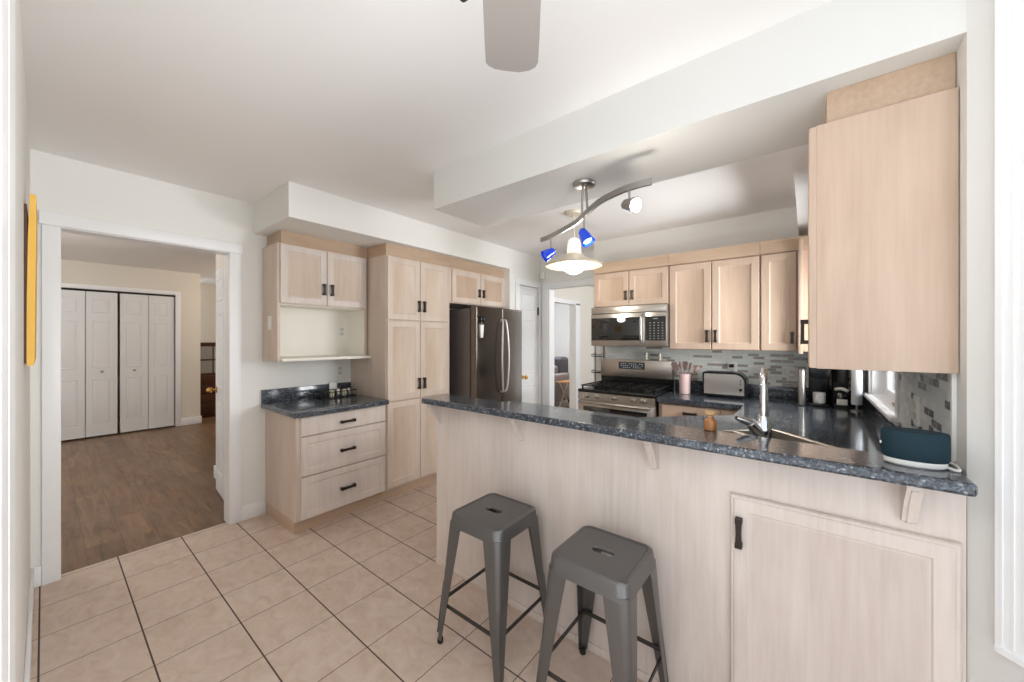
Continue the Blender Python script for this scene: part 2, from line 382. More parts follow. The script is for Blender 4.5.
# pantry bump-out with its door opening 3.565 .. 3.985
wl = MB(); wl.box(3.385, 3.56, YS, YL, 0, H); wl.box(3.985, XD+.12, YS, YL+.12, 0, H); wl.box(3.56, 3.985, YS, YS+.12, 2.05, H)
struct(wl.build('wall_pantry', M['wall']))
# wall with the passage doorway, and the stove wall
wl = MB(); wl.box(XD, XD+.12, 2.60, YS, 0, H); wl.box(XD, XD+.12, 1.86, 2.60, 2.04, H); wl.box(XB+.1, XD+.12, 1.80, 1.86, 0, H)
struct(wl.build('wall_passage', M['wall']))
sbox('wall_back', M['wall'], XB, XB+.12, YR-.12, 1.82, 0, H)
# right wall with the kitchen window opening 2.45..3.10 x 1.05..2.0
wl = MB(); wl.box(1.53, 2.45, YR-.12, YR, 0, H); wl.box(3.36, XB+.12, YR-.12, YR, 0, H); wl.box(2.45, 3.36, YR-.12, YR, 0, 1.015); wl.box(2.45, 3.36, YR-.12, YR, 2.0, H)
struct(wl.build('wall_right', M['beam']))
# angled bay wall with its window
D45 = Vector((-1, -1, 0)).normalized(); N45 = Vector((-1, 1, 0)).normalized(); P45 = Vector((1.53, YR, 0))
def b45(m, a0, a1, n0, n1, z0, z1):
    lp = lambda z: [P45+D45*a+N45*n+Z*z for a, n in ((a0, n0), (a1, n0), (a1, n1), (a0, n1))]
    return m.loft([lp(z0), lp(z1)])
wb = MB(); b45(wb, 0, .1, -.14, 0, 0, H); b45(wb, .1, .95, -.14, 0, 0, .66); b45(wb, .1, .95, -.14, 0, 2.33, H); b45(wb, .95, 1.2, -.14, 0, 0, H)
struct(wb.build('wall_bay', M['beam']))
wn = MB()
b45(wn, .064, .125, 0, .018, .617, 2.40); b45(wn, .125, .93, 0, .018, .617, .69); b45(wn, .93, 1.0, 0, .018, .617, 2.40); b45(wn, .125, .93, 0, .018, 2.33, 2.40)
b45(wn, .074, .078, .018, .0195, .617, 2.40); b45(wn, .094, .098, .018, .0195, .64, 2.40); b45(wn, .112, .116, .018, .0195, .66, 2.38)
b45(wn, .066, .93, .018, .023, .617, .632)
b45(wn, .125, .165, -.08, 0, .69, 2.33); b45(wn, .89, .93, -.08, 0, .69, 2.33); b45(wn, .165, .89, -.08, 0, .69, .73); b45(wn, .165, .89, -.08, 0, 2.29, 2.33)
win2 = struct(wn.build('window_2', M['trim']))
gp = MB(); b45(gp, .165, .89, -.05, -.045, .73, 2.29); gp.build('window_pane', M['glass'], win2)
# dropped beam and soffits
sbox('trim_1', M['beam'], 1.53, 1.995, YR, 1.845, 2.21, H+.001)
sbox('soffit_left', M['wall'], 1.02, 3.386, YS, YL+.001, 2.213, H+.001)
sbox('soffit_right', M['ceiling'], 1.995, XB, YR, .049, 2.21, H+.001)
# casings of the hall doorway
tr = MB(); tr.box(-.008, .062, YL-.018, YL, 0, 2.04, bev=.004); tr.box(.86, .935, YL-.018, YL, 0, 2.04, bev=.004); tr.box(-.018, .945, YL-.022, YL, 2.04, 2.115, bev=.005)
tr.box(.055, .062, YL, YL+.12, 0, 2.04); tr.box(.86, .867, YL, YL+.12, 0, 2.04); tr.box(.055, .867, YL, YL+.12, 2.036, 2.045)
struct(tr.build('trim_2', M['trim']))
tr = MB(); tr.box(3.487, 3.562, YS-.018, YS, 0, 2.05, bev=.004); tr.box(3.985, 4.025, YS-.018, YS, 0, 2.05, bev=.004); tr.box(3.48, 4.025, YS-.02, YS, 2.05, 2.12, bev=.004)
struct(tr.build('trim_3', M['trim']))
tr = MB(); tr.box(XD-.018, XD, 2.60, 2.68, 0, 2.035, bev=.004); tr.box(XD-.018, XD, 1.87, 2.68, 2.035, 2.11, bev=.004); tr.box(XD, XD+.12, 2.585, 2.60, 0, 2.035)
struct(tr.build('trim_4', M['trim']))
# patio-door frame on the near end of the entry wall, reeded face
tr = MB(); tr.box(XL-.12, -.037, .72, 1.29, 0, H)
for k in range(2): tr.box(-.037, -.0364, .86+k*.2, .90+k*.2, 0, H)
struct(tr.build('trim_5', M['trim']))
# baseboards
def base(name, *segs):
    m = MB()
    for b in segs: m.box(*b, bev=.004)
    return struct(m.build(name, M['trim']))
base('baseboard_left', (XL, -.008, YL-.014, YL, 0, .115), (.935, 1.095, YL-.014, YL, 0, .115))
base('baseboard_entry', (XL, XL+.014, 1.30, YL-.014, 0, .115))
# ------------------------------------------------------------------ hall beyond the doorway
YC = 7.86
hw = MB(); hw.box(-1.6, .03, YC, YC+.6, 0, H+.02); hw.box(1.30, 1.61, YC, YC+.6, 0, H+.02); hw.box(.03, 1.30, YC, YC+.6, 2.09, H+.02); hw.box(.03, 1.30, YC+.5, YC+.6, 0, 2.09)
struct(hw.build('wall_hall_back', M['hallwall']))
sbox('wall_hall_left', M['hallwall'], -1.7, -1.6, 3.51, 9.6, 0, H)
sbox('wall_recess', M['hallwall'], 1.61, 4.2, 9.2, 9.3, 0, H+.02)
sbox('wall_partition', M['hallwall'], 1.075, 1.19, 3.51, 4.66, 0, H+.02)
sbox('wall_hall_right', M['hallwall'], 4.1, 4.2, 3.51, 9.3, 0, H+.02)
base('baseboard_partition', (1.06, 1.075, 4.2, 4.675, 0, .12), (1.06, 1.205, 4.66, 4.675, 0, .12))
base('baseboard_hall', (1.36, 1.61, YC-.014, YC, 0, .12), (1.61, 1.624, YC-.014, YC+.6, 0, .12))
tr = MB(); tr.box(1.30, 1.365, YC-.018, YC, 0, 2.15, bev=.004); tr.box(-.04, .03, YC-.018, YC, 0, 2.15, bev=.004); tr.box(.03, 1.30, YC-.018, YC, 2.09, 2.15, bev=.004)
struct(tr.build('trim_6', M['trim']))
struct(MB().box(.03, 1.30, YC+.03, YC+.06, 2.062, 2.09).build('closet_gap_shade', M['darkgap']))  # dark strip painted as the shade above the closet doors
def six_panel(m, O, U, N, w, h, t, cols=1):
    O = Vector(O); U = Vector(U); N = Vector(N)
    m.panel(O, U, Z, N, w, h, t, [(0, t-.002), (.002, t)])
    pw = (w-.05*(cols+1)-.02)/cols
    for c in range(cols):
        for z0, z1 in ((.09*h, .40*h), (.47*h, .80*h), (.855*h, .955*h)):
            m.panel(O+U*(.06+c*(pw+.05))+Z*z0+N*t, U, Z, N, pw-.01, z1-z0, .006, [(0, .0), (.006, .005), (.012, .005), (.016, .001), (.03, .001), (.045, .006)])
def bifold(x0, x1, label, knob_leaf):
    t = thing('bifold_door', label, 'closet door', (x0, YC+.02, 0), 'white closet doors across the hall')
    w = (x1-x0)/2
    for i in range(2):
        m = MB(); six_panel(m, (x0+i*w+.003, YC+.04, .02), X, -Y, w-.006, 2.04, .03)
        lf = m.build('door_leaf', M['door'], t)
        if i == knob_leaf:
            c = Vector((x0+(i+.5)*w, YC+.005, .93)) if i == 0 else Vector((x0+(i+.5)*w, YC+.005, .93))
            k = MB(); k.cyl(c+Y*.006, c-Y*.012, .008); k.sphere(c-Y*.02, .017, 1, .7, 1, 12); k.build('knob', M['nickel'], lf)
bifold(.05, .67, 'white bifold closet door, left pair of the two across the hall', 1)
bifold(.69, 1.29, 'white bifold closet door, right pair next to the hall baseboard', 0)
# open hall door with brass knob
hd = thing('door_1', 'white panelled hall door standing open with brass knob', 'door', (.90, 3.52, 0))
ang = Vector((.065, .74, 0)).normalized(); nrm = Vector((-ang.y, ang.x, 0))
m = MB(); six_panel(m, Vector((.955, 3.53, .012)), ang, nrm, .74, 2.01, .034, 2)
dl = m.build('door_leaf', M['door'], hd)
kc = Vector((.955, 3.53, .93))+ang*.68+nrm*.036
k = MB(); k.cyl(kc, kc+nrm*.008, .028, .026, 20); k.cyl(kc, kc+nrm*.035, .009); k.sphere(kc+nrm*.05, .026, n=16); k.build('knob', M['brass'], hd)
k = MB(); hp = Vector((.925, 3.53, .86))
for z in (.25, 1.0, 1.8): k.cyl((.918, 3.525, z-.045), (.918, 3.525, z+.045), .006, n=10)
k.build('hinge', M['nickel'], hd)
# dark hutch in the recess
t = thing('hutch', 'dark brown wooden hutch with glass doors beyond the hall closet', 'cabinet', (1.9, 8.4, 0))
m = MB(); m.box(1.64, 2.35, 8.32, 8.75, .04, 1.30, bev=.004); m.box(1.66, 2.33, 8.34, 8.73, 0, .04); m.box(1.62, 2.37, 8.30, 8.77, 1.30, 1.33, bev=.004); m.build('body', M['hutch'], t)
for i in range(4): m = MB(); m.box(1.66, 2.33, 8.30, 8.32, .08+i*.17, .235+i*.17, bev=.004); dr = m.build('drawer', M['hutch'], t)
for i in range(3):
    for j in range(2):
        m = MB(); m.box(1.67+i*.22, 1.87+i*.22, 8.31, 8.318, .79+j*.25, 1.01+j*.25); m.build('glass_panel', mat('hutch_glass', srgb(150, 148, 146), .15), t)
# ------------------------------------------------------------------ passage and sitting room beyond the back doorway
pw = MB(); pw.box(4.15, 5.2, 3.40, 3.52, 0, H); pw.box(6.20, 9.6, 3.40, 3.52, 0, H); pw.box(5.2, 6.20, 3.40, 3.52, 2.04, H)
struct(pw.build('wall_far_passage', M['hallwall']))
tr = MB(); tr.box(6.19, 6.36, 3.38, 3.40, 0, 2.06, bev=.004); tr.box(5.1, 6.36, 3.38, 3.40, 2.03, 2.11, bev=.004); tr.box(6.19, 6.205, 3.40, 3.52, 0, 2.03)
struct(tr.build('trim_8', M['trim']))
sbox('wall_sitting_room', M['greywall'], 4.2, 9.6, 6.1, 6.2, 0, H+.02)
sbox('wall_passage_end', M['hallwall'], 9.5, 9.6, -.4, 3.45, 0, H+.02)
sbox('wall_sitting_end', M['greywall'], 9.5, 9.6, 3.45, 6.1, 0, H+.02)
t = thing('armchair', 'charcoal grey upholstered armchair in the sitting room beyond the passage', 'armchair', (6.9, 4.5, 0))
m = MB(); m.box(6.35, 7.2, 4.15, 5.1, .1, .45, bev=.05, seg=3); m.build('seat', M['sofal'], t)
m = MB(); m.box(6.95, 7.3, 4.15, 5.1, .1, 1.0, bev=.07, seg=3); m.build('backrest', M['sofa'], t)
m = MB(); m.box(6.3, 7.2, 4.02, 4.2, .08, .66, bev=.05, seg=3); m.build('arm', M['sofal'], t)
m = MB(); m.box(6.72, 7.0, 4.22, 5.0, .45, .82, bev=.08, seg=3); m.build('cushion', M['sofal'], t)
for x_ in (6.38, 7.2):
    for y_ in (4.1, 5.0): MB().cyl((x_, y_, 0), (x_, y_, .1), .025).build('leg', M['blackm'], t)
t = thing('folding_table', 'small folding tray table with wooden top and crossed cream legs', 'table', (6.62, 3.75, 0))
m = MB(); m.box(6.36, 6.84, 3.56, 3.92, .525, .545, bev=.008); m.build('tabletop', M['tray'], t)
for y_ in (3.60, 3.88):
    for a, b in (((6.40, y_, 0), (6.78, y_, .53)), ((6.80, y_, 0), (6.42, y_, .53))): MB().tube([a, b], .011).build('leg', M['cream_metal'], t)
# ------------------------------------------------------------------ pantry door (structure)
pd = thing('door_2', 'white panelled pantry door beside the fridge with brass knob', 'door', (3.565, YS+.02, 0))
m = MB(); six_panel(m, (3.567, YS+.045, .01), X, -Y, .416, 2.035, .034, 1); m.build('door_leaf', M['door'], pd)
m = MB(); m.cyl((3.645, YS+.012, .925), (3.645, YS-.03, .925), .009); m.cyl((3.645, YS+.012, .925), (3.645, YS+.002, .925), .026); m.sphere((3.645, YS-.045, .925), .026); m.build('knob', M['brass'], pd)
m = MB()
for z in (.28, 1.75): m.box(3.972, 3.984, YS-.004, YS+.012, z-.05, z+.05)
m.build('hinge', M['blackm'], pd)
tag(MB().box(XD-.05, XD, 2.635, 2.705, 2.165, 2.26, bev=.012, seg=3).build('door_chime', M['white']), 'small white door chime box above the back doorway corner', 'door chime')
# yellow canvas on the entry wall
t = thing('wall_canvas', 'yellow edged canvas hanging on the entry wall left of the hall doorway', 'wall art', (XL, 2.5, 1.27))
def cv(x0, x1, z): return [(x0, 2.30, z), (x1, 2.30, z), (x1, 2.80, z), (x0, 2.80, z)]
m = MB(); m.loft([cv(-.0395, -.0245, 1.290), cv(-.0405, -.0220, 1.31), cv(-.0400, -.0205, 1.55), cv(-.0375, -.0185, 1.78), cv(-.0330, -.0180, 1.932), cv(-.0325, -.0195, 1.940)]); m.build('canvas', M['yellow'], t)
m = MB(); m.loft([cv(XL, -.0405, 1.30), cv(XL, -.0410, 1.55), cv(XL, -.0385, 1.78), cv(XL, -.0400, 1.90)]); m.build('dark_backing', M['hutch'], t)  # dark strip filling the gap between canvas and wall
# ------------------------------------------------------------------ left drawer cabinet
F = 2.815
t = thing('drawer_cabinet', 'pale oak base cabinet with three drawers left of the pantry cupboard', 'cabinet', (1.45, 3.1, 0))
m = MB(); m.box(1.10, 1.805, F, YL-.002, .095, .842); m.build('body', M['wood'], t)
m = MB(); m.box(1.105, 1.805, 2.86, YL-.002, 0, .095); lab(m.build('toe_kick', M['toe'], t), 'warm oak toe kick')
m = MB(); m.panel((1.128, F, .698), X, Z, -Y, .672, .134, .02, [(0, .016), (.005, .02)]); d1 = m.build('drawer', M['woodl'], t)
d2 = door(t, (1.128, F, .412), X, -Y, .672, .279, .05, .02, 'r', [M['woodl'], M['woodl']], 'drawer')
d3 = door(t, (1.128, F, .105), X, -Y, .672, .300, .05, .02, 'r', [M['woodl'], M['woodl']], 'drawer')
for d, z in ((d1, .757), (d2, .540), (d3, .245)): handle(d, (1.467, F-.02, z), X, -Y, .115)
def counter_edge_box(m, *b): m.box(*b, bev=.008, seg=3)
t = thing('granite_countertop', 'dark speckled granite worktop on the three drawer cabinet', 'countertop', (1.45, 3.1, .842))
m = MB(); counter_edge_box(m, 1.066, 1.803, 2.745, YL-.002, .843, .882); m.build('slab', M['granite'], t)
m = MB(); m.box(1.070, 1.80, YL-.022, YL-.002, .882, .987, bev=.002); m.build('backsplash', M['granite'], t)
# upper left nook cabinet
FU = 3.085
t = thing('wall_cabinet', 'pale oak wall cabinet with open cream nook over the left worktop', 'cabinet', (1.43, 3.2, 1.22))
m = MB(); x0, x1 = 1.08, 1.795
m.box(x0, x0+.018, FU, YL-.002, 1.22, 2.112); m.box(x1-.018, x1, FU, YL-.002, 1.22, 2.112); m.box(x0+.018, x1-.018, FU+.002, YL-.002, 1.655, 2.112); m.build('body', M['wood'], t)
m = MB(); m.box(x0+.018, x1-.018, YL-.012, YL-.002, 1.245, 1.655); m.box(x0+.018, x0+.022, FU+.01, YL-.012, 1.245, 1.655); m.box(x1-.022, x1-.018, FU+.01, YL-.012, 1.245, 1.655)
m.box(x0+.018, x1-.018, FU+.01, YL-.012, 1.650, 1.655); lab(m.build('nook_lining', M['cream'], t), 'cream lining of the open nook')
m = MB(); m.box(x0+.018, x1+.035, FU-.045, YL-.004, 1.222, 1.244, bev=.003); lab(m.build('shelf', M['cream'], t), 'cream bottom shelf')
for i, hx in ((0, 1.410), (1, 1.474)):
    d = door(t, (x0+.015+i*.345, FU, 1.662), X, -Y, .340, .443, .048, .02, 's', [M['woodl'], M['woodp']])
    handle(d, (hx, FU-.02, 1.79), Z, -Y, .09)
m = MB(); m.box(x0+.03, 1.81, FU+.012, YL-.002, 2.112, 2.213); lab(m.build('crown', M['crown'], t), 'warm oak filler strip')
# tall pantry cabinet
FT = 2.81; t = thing('pantry_cupboard', 'tall pale oak cupboard with six doors left of the fridge', 'cabinet', (2.17, 3.1, 0))
m = MB(); m.box(1.81, 2.53, FT, YL-.002, .095, 2.112); m.build('body', M['wood'], t)
m = MB(); m.box(1.81, 2.53, 2.865, YL-.002, 0, .095); lab(m.build('toe_kick', M['toe'], t), 'warm oak toe kick')
for z0, z1, hz in ((.115, .846, None), (.856, 1.549, .985), (1.560, 2.104, 1.69)):
    for i in range(2):
        d = door(t, (1.818+i*.343, FT, z0), X, -Y, .338, z1-z0, .052, .02, 's')
        if hz: handle(d, (2.140+i*.058, FT-.02, hz), Z, -Y, .10)
m = MB(); m.box(1.81, 2.53, FT-.005, YL-.002, 2.112, 2.213); lab(m.build('crown', M['crown'], t), 'warm oak filler strip')
t = thing('fridge_cabinet', 'short pale oak two-door cabinet above the fridge', 'cabinet', (2.95, 3.1, 1.757))
m = MB(); m.box(2.532, 3.384, FT, YL-.002, 1.757, 2.112); m.build('body', M['wood'], t)
for i, hx in ((0, 2.938), (1, 3.006)):
    d = door(t, (2.555+i*.418, FT, 1.765), X, -Y, .412, .339, .048, .02, 's', [M['wood'], M['woodwp']]); handle(d, (hx, FT-.02, 1.885), Z, -Y, .085)
m = MB(); m.box(2.532, 3.384, FT-.005, YL-.002, 2.112, 2.213); lab(m.build('crown', M['crown'], t), 'warm oak filler strip')
# ------------------------------------------------------------------ fridge
t = thing('refrigerator', 'dark stainless french-door refrigerator beside the pale cupboard', 'refrigerator', (3.02, 2.95, 0))
m = MB(); m.box(2.655, 3.380, 2.645, 3.33, .03, 1.70, bev=.006); m.build('body', M['fridgeside'], t)
m = MB(); m.box(2.645, 3.040, 2.545, 2.632, .66, 1.72, bev=.012, seg=3); dL = m.build('door', M['fridge'], t)
m = MB(); m.box(3.046, 3.396, 2.545, 2.632, .66, 1.72, bev=.012, seg=3); dR = m.build('door', M['fridge'], t)
m = MB(); m.box(2.645, 3.396, 2.545, 2.632, .08, .65, bev=.012, seg=3); dF = m.build('freezer_drawer', M['fridge'], t)
def bow(s, par):
    xc = 3.04+s*.022
    pts = [(xc, 2.55, 1.585), (xc+s*.004, 2.515, 1.585), (xc+s*.020, 2.502, 1.44), (xc+s*.034, 2.497, 1.18), (xc+s*.020, 2.502, .93), (xc+s*.004, 2.515, .84), (xc, 2.55, .84)]
    MB().tube(pts, .0105, 10, 6).build('handle', M['bright'], par)
bow(-1, dL); bow(1, dR)
MB().tube([(2.78, 2.55, .58), (2.78, 2.50, .58), (3.30, 2.50, .58), (3.30, 2.55, .58)], .011).build('handle', M['nickel'], dF)
m = MB(); m.box(2.68, 2.76, 2.60, 2.70, 1.70, 1.728, bev=.004); m.build('hinge_cover', M['blackm'], t)
m = MB(); m.box(2.720, 3.360, 2.66, 3.3, 0, .03); m.build('base', M['blackm'], t)
t = thing('magnetic_sheath', 'white magnetic sheath holding black scissors on the fridge door', 'scissors holder', (2.73, 2.545, 1.4))
m = MB(); m.loft([[(2.692, 2.544, 1.405), (2.726, 2.544, 1.405), (2.726, 2.530, 1.405), (2.692, 2.530, 1.405)], [(2.684, 2.544, 1.535), (2.734, 2.544, 1.535), (2.734, 2.526, 1.535), (2.684, 2.526, 1.535)]]); m.build('sheath', M['white'], t)
t = thing('scissors', 'black handled scissors tucked in the white sheath on fridge', 'scissors', (2.73, 2.535, 1.5))
for s in (-1, 1):
    c = Vector((2.709+s*.020, 2.535, 1.585)); MB().tube([c+Vector((.017*math.cos(a), 0, .027*math.sin(a))) for a in [2*PI*i/14 for i in range(15)]], .0065, 8).build('finger_loop', M['black'], t)
m = MB(); m.box(2.701, 2.717, 2.532, 2.538, 1.51, 1.565); m.build('blade', M['nickel'], t)
# ------------------------------------------------------------------ breakfast bar peninsula
XP = 1.52
t = thing('peninsula', 'whitewashed oak peninsula carcass behind the stools', 'cabinet', (1.57, .75, 0))
m = MB(); m.box(XP, 1.60, YR+.003, 1.805, 0, 1.005); m.build('panel', M['woodl'], t)
m = MB(); m.box(XP-.008, XP, .22, 1.805, 0, .035, bev=.002); m.build('base_trim', M['woodl'], t)
m = MB()
m.panel((XP, .211, .03), -Y, Z, -X, .533, .817, .02, [(0, .012), (.004, .017), (.010, .017), (.013, .020), (.052, .020), (.056, .016), (.060, .0155), (.064, .013)], [0]*7+[1])
d = m.build('door', [M['woodl'], M['woodlp']], t); handle(d, (XP-.02, .183, .723), Z, -X, .10)
for yc in (1.765, 1.135, .475, -.225):
    m = MB(); w = .016
    outer = [(-.092, 1.005), (-.094, .990), (-.082, .978), (-.070, .962), (-.054, .940), (-.040, .916), (-.031, .897), (-.026, .883), (-.016, .878), (0, .876)]
    poly = [(XP, 1.005)]+[(XP+a, z) for a, z in outer][0:]
    loops = []
    for dy in (-w, w): loops.append([(x_, yc+dy, z_) for x_, z_ in poly])
    m.loft(loops)
    path = [(XP+a-.0005, yc, z) for a, z in outer[1:]]
    m.sweep_rect([(a, b, c) for a, b, c in path], .012, .006)
    lab(m.build('corbel', M['woodl'], t), 'whitewashed scrolled corbel')
t = thing('bar_countertop', 'raised dark granite bar ledge along the peninsula', 'countertop', (1.53, .75, 1.0))
m = MB(); m.box(1.395, 1.605, -.325, 1.80, 1.006, 1.04, bev=.010, seg=3); m.build('slab', M['granite'], t)
# ------------------------------------------------------------------ bar stools
def rrect(cx, cy, h, r, z, n=12):
    pts = []
    for k, (sx, sy) in enumerate(((1, 1), (-1, 1), (-1, -1), (1, -1))):
        for i in range(n):
            a = PI/2*(k+i/(n-1)); pts.append((cx+sx*(h-r)+r*math.cos(a), cy+sy*(h-r)+r*math.sin(a), z))
    return pts
def slot(z, g=0, n=12):
    pts = []
    for k, (sx, sy) in enumerate(((1, 1), (-1, 1), (-1, -1), (1, -1))):
        for i in range(n):
            a = PI/2*(k+i/(n-1)); r = .0155+g; pts.append((r*math.cos(a), sy*.026+r*math.sin(a), z))
    return pts
def make_stool(loc, label):
    t = thing('bar_stool', label, 'stool', loc, 'gunmetal stools at the breakfast bar')
    O = Vector(loc); hz = .597
    tr_ = lambda lp, dz=0: [(p[0]+O.x, p[1]+O.y, p[2]+dz) for p in lp]
    m = MB()
    loops = [tr_(slot(hz-.012, -.001)), tr_(slot(hz-.007)), tr_(slot(hz-.004, .003)), tr_(rrect(0, 0, .128, .026, hz-.004)), tr_(rrect(0, 0, .134, .030, hz)), tr_(rrect(0, 0, .141, .034, hz)),
             tr_(rrect(0, 0, .147, .036, hz-.004)), tr_(rrect(0, 0, .149, .037, hz-.010)), tr_(rrect(0, 0, .151, .037, hz-.030)), tr_(rrect(0, 0, .156, .038, hz-.058)),
             tr_(rrect(0, 0, .154, .036, hz-.058)), tr_(rrect(0, 0, .149, .034, hz-.030)), tr_(rrect(0, 0, .145, .034, hz-.012)), tr_(slot(hz-.014, -.001))]
    m.loft(loops, cap=False); m.build('seat', M['gunmetal'], t, 30)
    ft, fb = .154, .188
    for k, (sx, sy) in enumerate(((1, 1), (-1, 1), (-1, -1), (1, -1))):
        def sec(c, w, r, th, z):
            # corner-hugging rounded angle section; local corner at (c,c), arms going inward
            out = []; inn = []
            out.append((c-w, c)); N = 6
            for i in range(N+1):
                a = PI/2-PI/2*i/N; out.append((c-r+r*math.cos(a), c-r+r*math.sin(a)))
            out.append((c, c-w))
            inn.append((c-th, c-w)); r2 = max(r-th, .003)
            for i in range(N+1):
                a = PI/2*i/N; inn.append((c-th-r2+r2*math.cos(a), c-th-r2+r2*math.sin(a)))
            inn.append((c-w, c-th))
            return [(O.x+sx*x_, O.y+sy*y_, z) for x_, y_ in out+inn]
        m = MB(); L = []
        for f in (0, .35, .7, 1):
            z = (hz-.045)*(1-f)+.02*f; c = ft+(fb-ft)*f; w = .086+(.028-.086)*f
            L.append(sec(c, w, .030-.016*f, .004, z))
        m.loft(L)
        # pressed rib along the outer corner
        c0, c1 = ft+(fb-ft)*.52-.008, fb-.004
        m.tube([(O.x+sx*c0, O.y+sy*c0, hz*.47), (O.x+sx*(c0+.001), O.y+sy*(c0+.001), hz*.45), (O.x+sx*c1, O.y+sy*c1, .05)], [.0045, .0045, .0045], 8)
        leg = m.build('leg', M['gunmetal'], t)
        q = MB(); q.lathe((O.x+sx*(fb-.012), O.y+sy*(fb-.012), 0), [(.011, 0), (.0135, .003), (.0135, .018), (.011, .024)], 14); q.build('rubber_foot', M['rubber'], leg)
        q = MB(); cc = ft-.03; q.box(O.x+sx*(cc-.03), O.x+sx*cc, O.y+sy*(cc-.03), O.y+sy*cc, hz-.085, hz-.060, bev=.003); q.build('stacking_pad', M['rubber'], leg)
    cr = ft+(fb-ft)*.68
    for (a, b) in (((1, 1), (-1, 1)), ((-1, 1), (-1, -1)), ((-1, -1), (1, -1)), ((1, -1), (1, 1))):
        zr = .176 if (-1, -1) in (a, b) else .198
        q = MB(); q.sweep_rect([(O.x+a[0]*(cr-.012), O.y+a[1]*(cr-.012), zr), (O.x+b[0]*(cr-.012), O.y+b[1]*(cr-.012), zr)], .005, .016); q.build('rung', M['gundark'], t)
    return t
st = make_stool((1.306, 1.140, 0), 'gunmetal metal bar stool farther left along the breakfast bar')
dup(st, (1.306, .600, 0), 'gunmetal metal bar stool nearest the camera, in front of the bar')
# ------------------------------------------------------------------ kitchen worktop, sink, faucet
ZC = .91
def poly_slab(outer, hole, z0, z1):
    bm = bmesh.new()
    def ring(pts, z):
        v = [bm.verts.new((a, b, z)) for a, b in pts]; e = [bm.edges.new((v[i], v[(i+1) % len(v)])) for i in range(len(v))]; return v, e
    to, eo = ring(outer, z1); th, eh = ring(hole, z1); bmesh.ops.triangle_fill(bm, edges=eo+eh, use_beauty=True)
    bo, e2 = ring(outer, z0); bh, e3 = ring(hole, z0); bmesh.ops.triangle_fill(bm, edges=e2+e3, use_beauty=True)
    for a, b in ((to, bo), (th, bh)):
        for i in range(len(a)):
            j = (i+1) % len(a); bm.faces.new((a[i], a[j], b[j], b[i]))
    return bm
PQ = lambda p, q: ((p+q)/2, (p-q)/2)
hole = [PQ(2.02, 1.62), PQ(2.55, 1.62), PQ(2.55, 2.27), PQ(2.02, 2.27)]
outer = [(1.602, YR+.002), (XB-.002, YR+.002), (XB-.002, .975), (3.16, .975), (3.16, .36), (2.72, .36), (2.27, .81), (2.27, 1.80), (1.602, 1.80)]
t = thing('kitchen_worktop', 'dark blue granite worktop running around the sink corner', 'countertop', (2.6, .2, ZC))
m = MB(); m.bm.free(); m.bm = poly_slab(outer, hole, ZC-.04, ZC); m.build('slab', M['granite'], t, 20)
tag(MB().box(XB-.024, XB-.002, YR+.027, .975, ZC, ZC+.10, bev=.002).build('granite_upstand', M['granite']), 'dark granite upstand along the back wall behind the toaster', 'upstand')
tag(MB().box(1.66, XB-.002, YR+.002, YR+.026, ZC, ZC+.09, bev=.002).build('granite_upstand', M['granite']), 'dark granite upstand under the kitchen window sill', 'upstand')
t = thing('sink', 'stainless double bowl corner sink set in the granite worktop', 'sink', (PQ(2.28, 1.95)[0], PQ(2.28, 1.95)[1], ZC))
def bowl(m, p0, p1, q0, q1, dep=.17):
    lp = lambda g, z: [(*PQ(a, b), z) for a, b in ((p0+g, q0+g), (p1-g, q0+g), (p1-g, q1-g), (p0+g, q1-g))]
    m.loft([lp(-.022, ZC+.001), lp(-.022, ZC+.006), lp(-.004, ZC+.006), lp(0, ZC+.002), lp(.012, ZC-dep+.02), lp(.045, ZC-dep)], cap=False)
    L = m.bm.verts; m.bm.verts.ensure_lookup_table(); m.bm.faces.new([m.bm.verts[-4+i] for i in range(4)])
m = MB(); bowl(m, 2.045, 2.525, 1.645, 1.925); m.build('basin', M['steel'], t, 20)
m = MB(); bowl(m, 2.045, 2.525, 1.965, 2.245); m.build('basin', M['steel'], t, 20)
FC = Vector((1.725, .13, 0)); A45 = Vector((1, .06, 0)).normalized()
t = thing('faucet', 'tall chrome pull-down kitchen faucet behind the bar ledge', 'faucet', (FC.x, FC.y, ZC))
m = MB(); m.lathe(FC, [(.032, ZC), (.032, ZC+.012), (.026, ZC+.022), (.0275, ZC+.10), (.026, ZC+.16), (.017, ZC+.185)]); m.build('body', M['chrome'], t)
pts = [FC+Z*(ZC+.16), FC+Z*(ZC+.28)]+[FC+A45*(.055-.055*math.cos(a))+Z*(ZC+.295+.062*math.sin(a)) for a in [PI*i/8 for i in range(9)]]+[FC+A45*.112+Z*(ZC+.25)]
m = MB(); m.tube(pts, .0125, 14); m.build('spout', M['chrome'], t)
m = MB(); c = FC+A45*.113; m.lathe(c, [(.013, ZC+.155), (.017, ZC+.16), (.0165, ZC+.20), (.0135, ZC+.25), (.0125, ZC+.262)]); m.build('spray_head', M['chrome'], t)
LV = Vector((-.45, .89, 0)).normalized(); LV = Vector((math.sin(YAW)*-1, math.cos(YAW), 0))
m = MB(); a = FC+Z*(ZC+.135); m.cyl(a-Z*.03+LV*.006, a+LV*.05+Z*.022, .026, .020, 20); m.tube([a+LV*.046+Z*.02, a+LV*.085+Z*.036, a+LV*.105+Z*.042], [.017, .013, .008], 12); m.build('lever', M['chrome'], t)
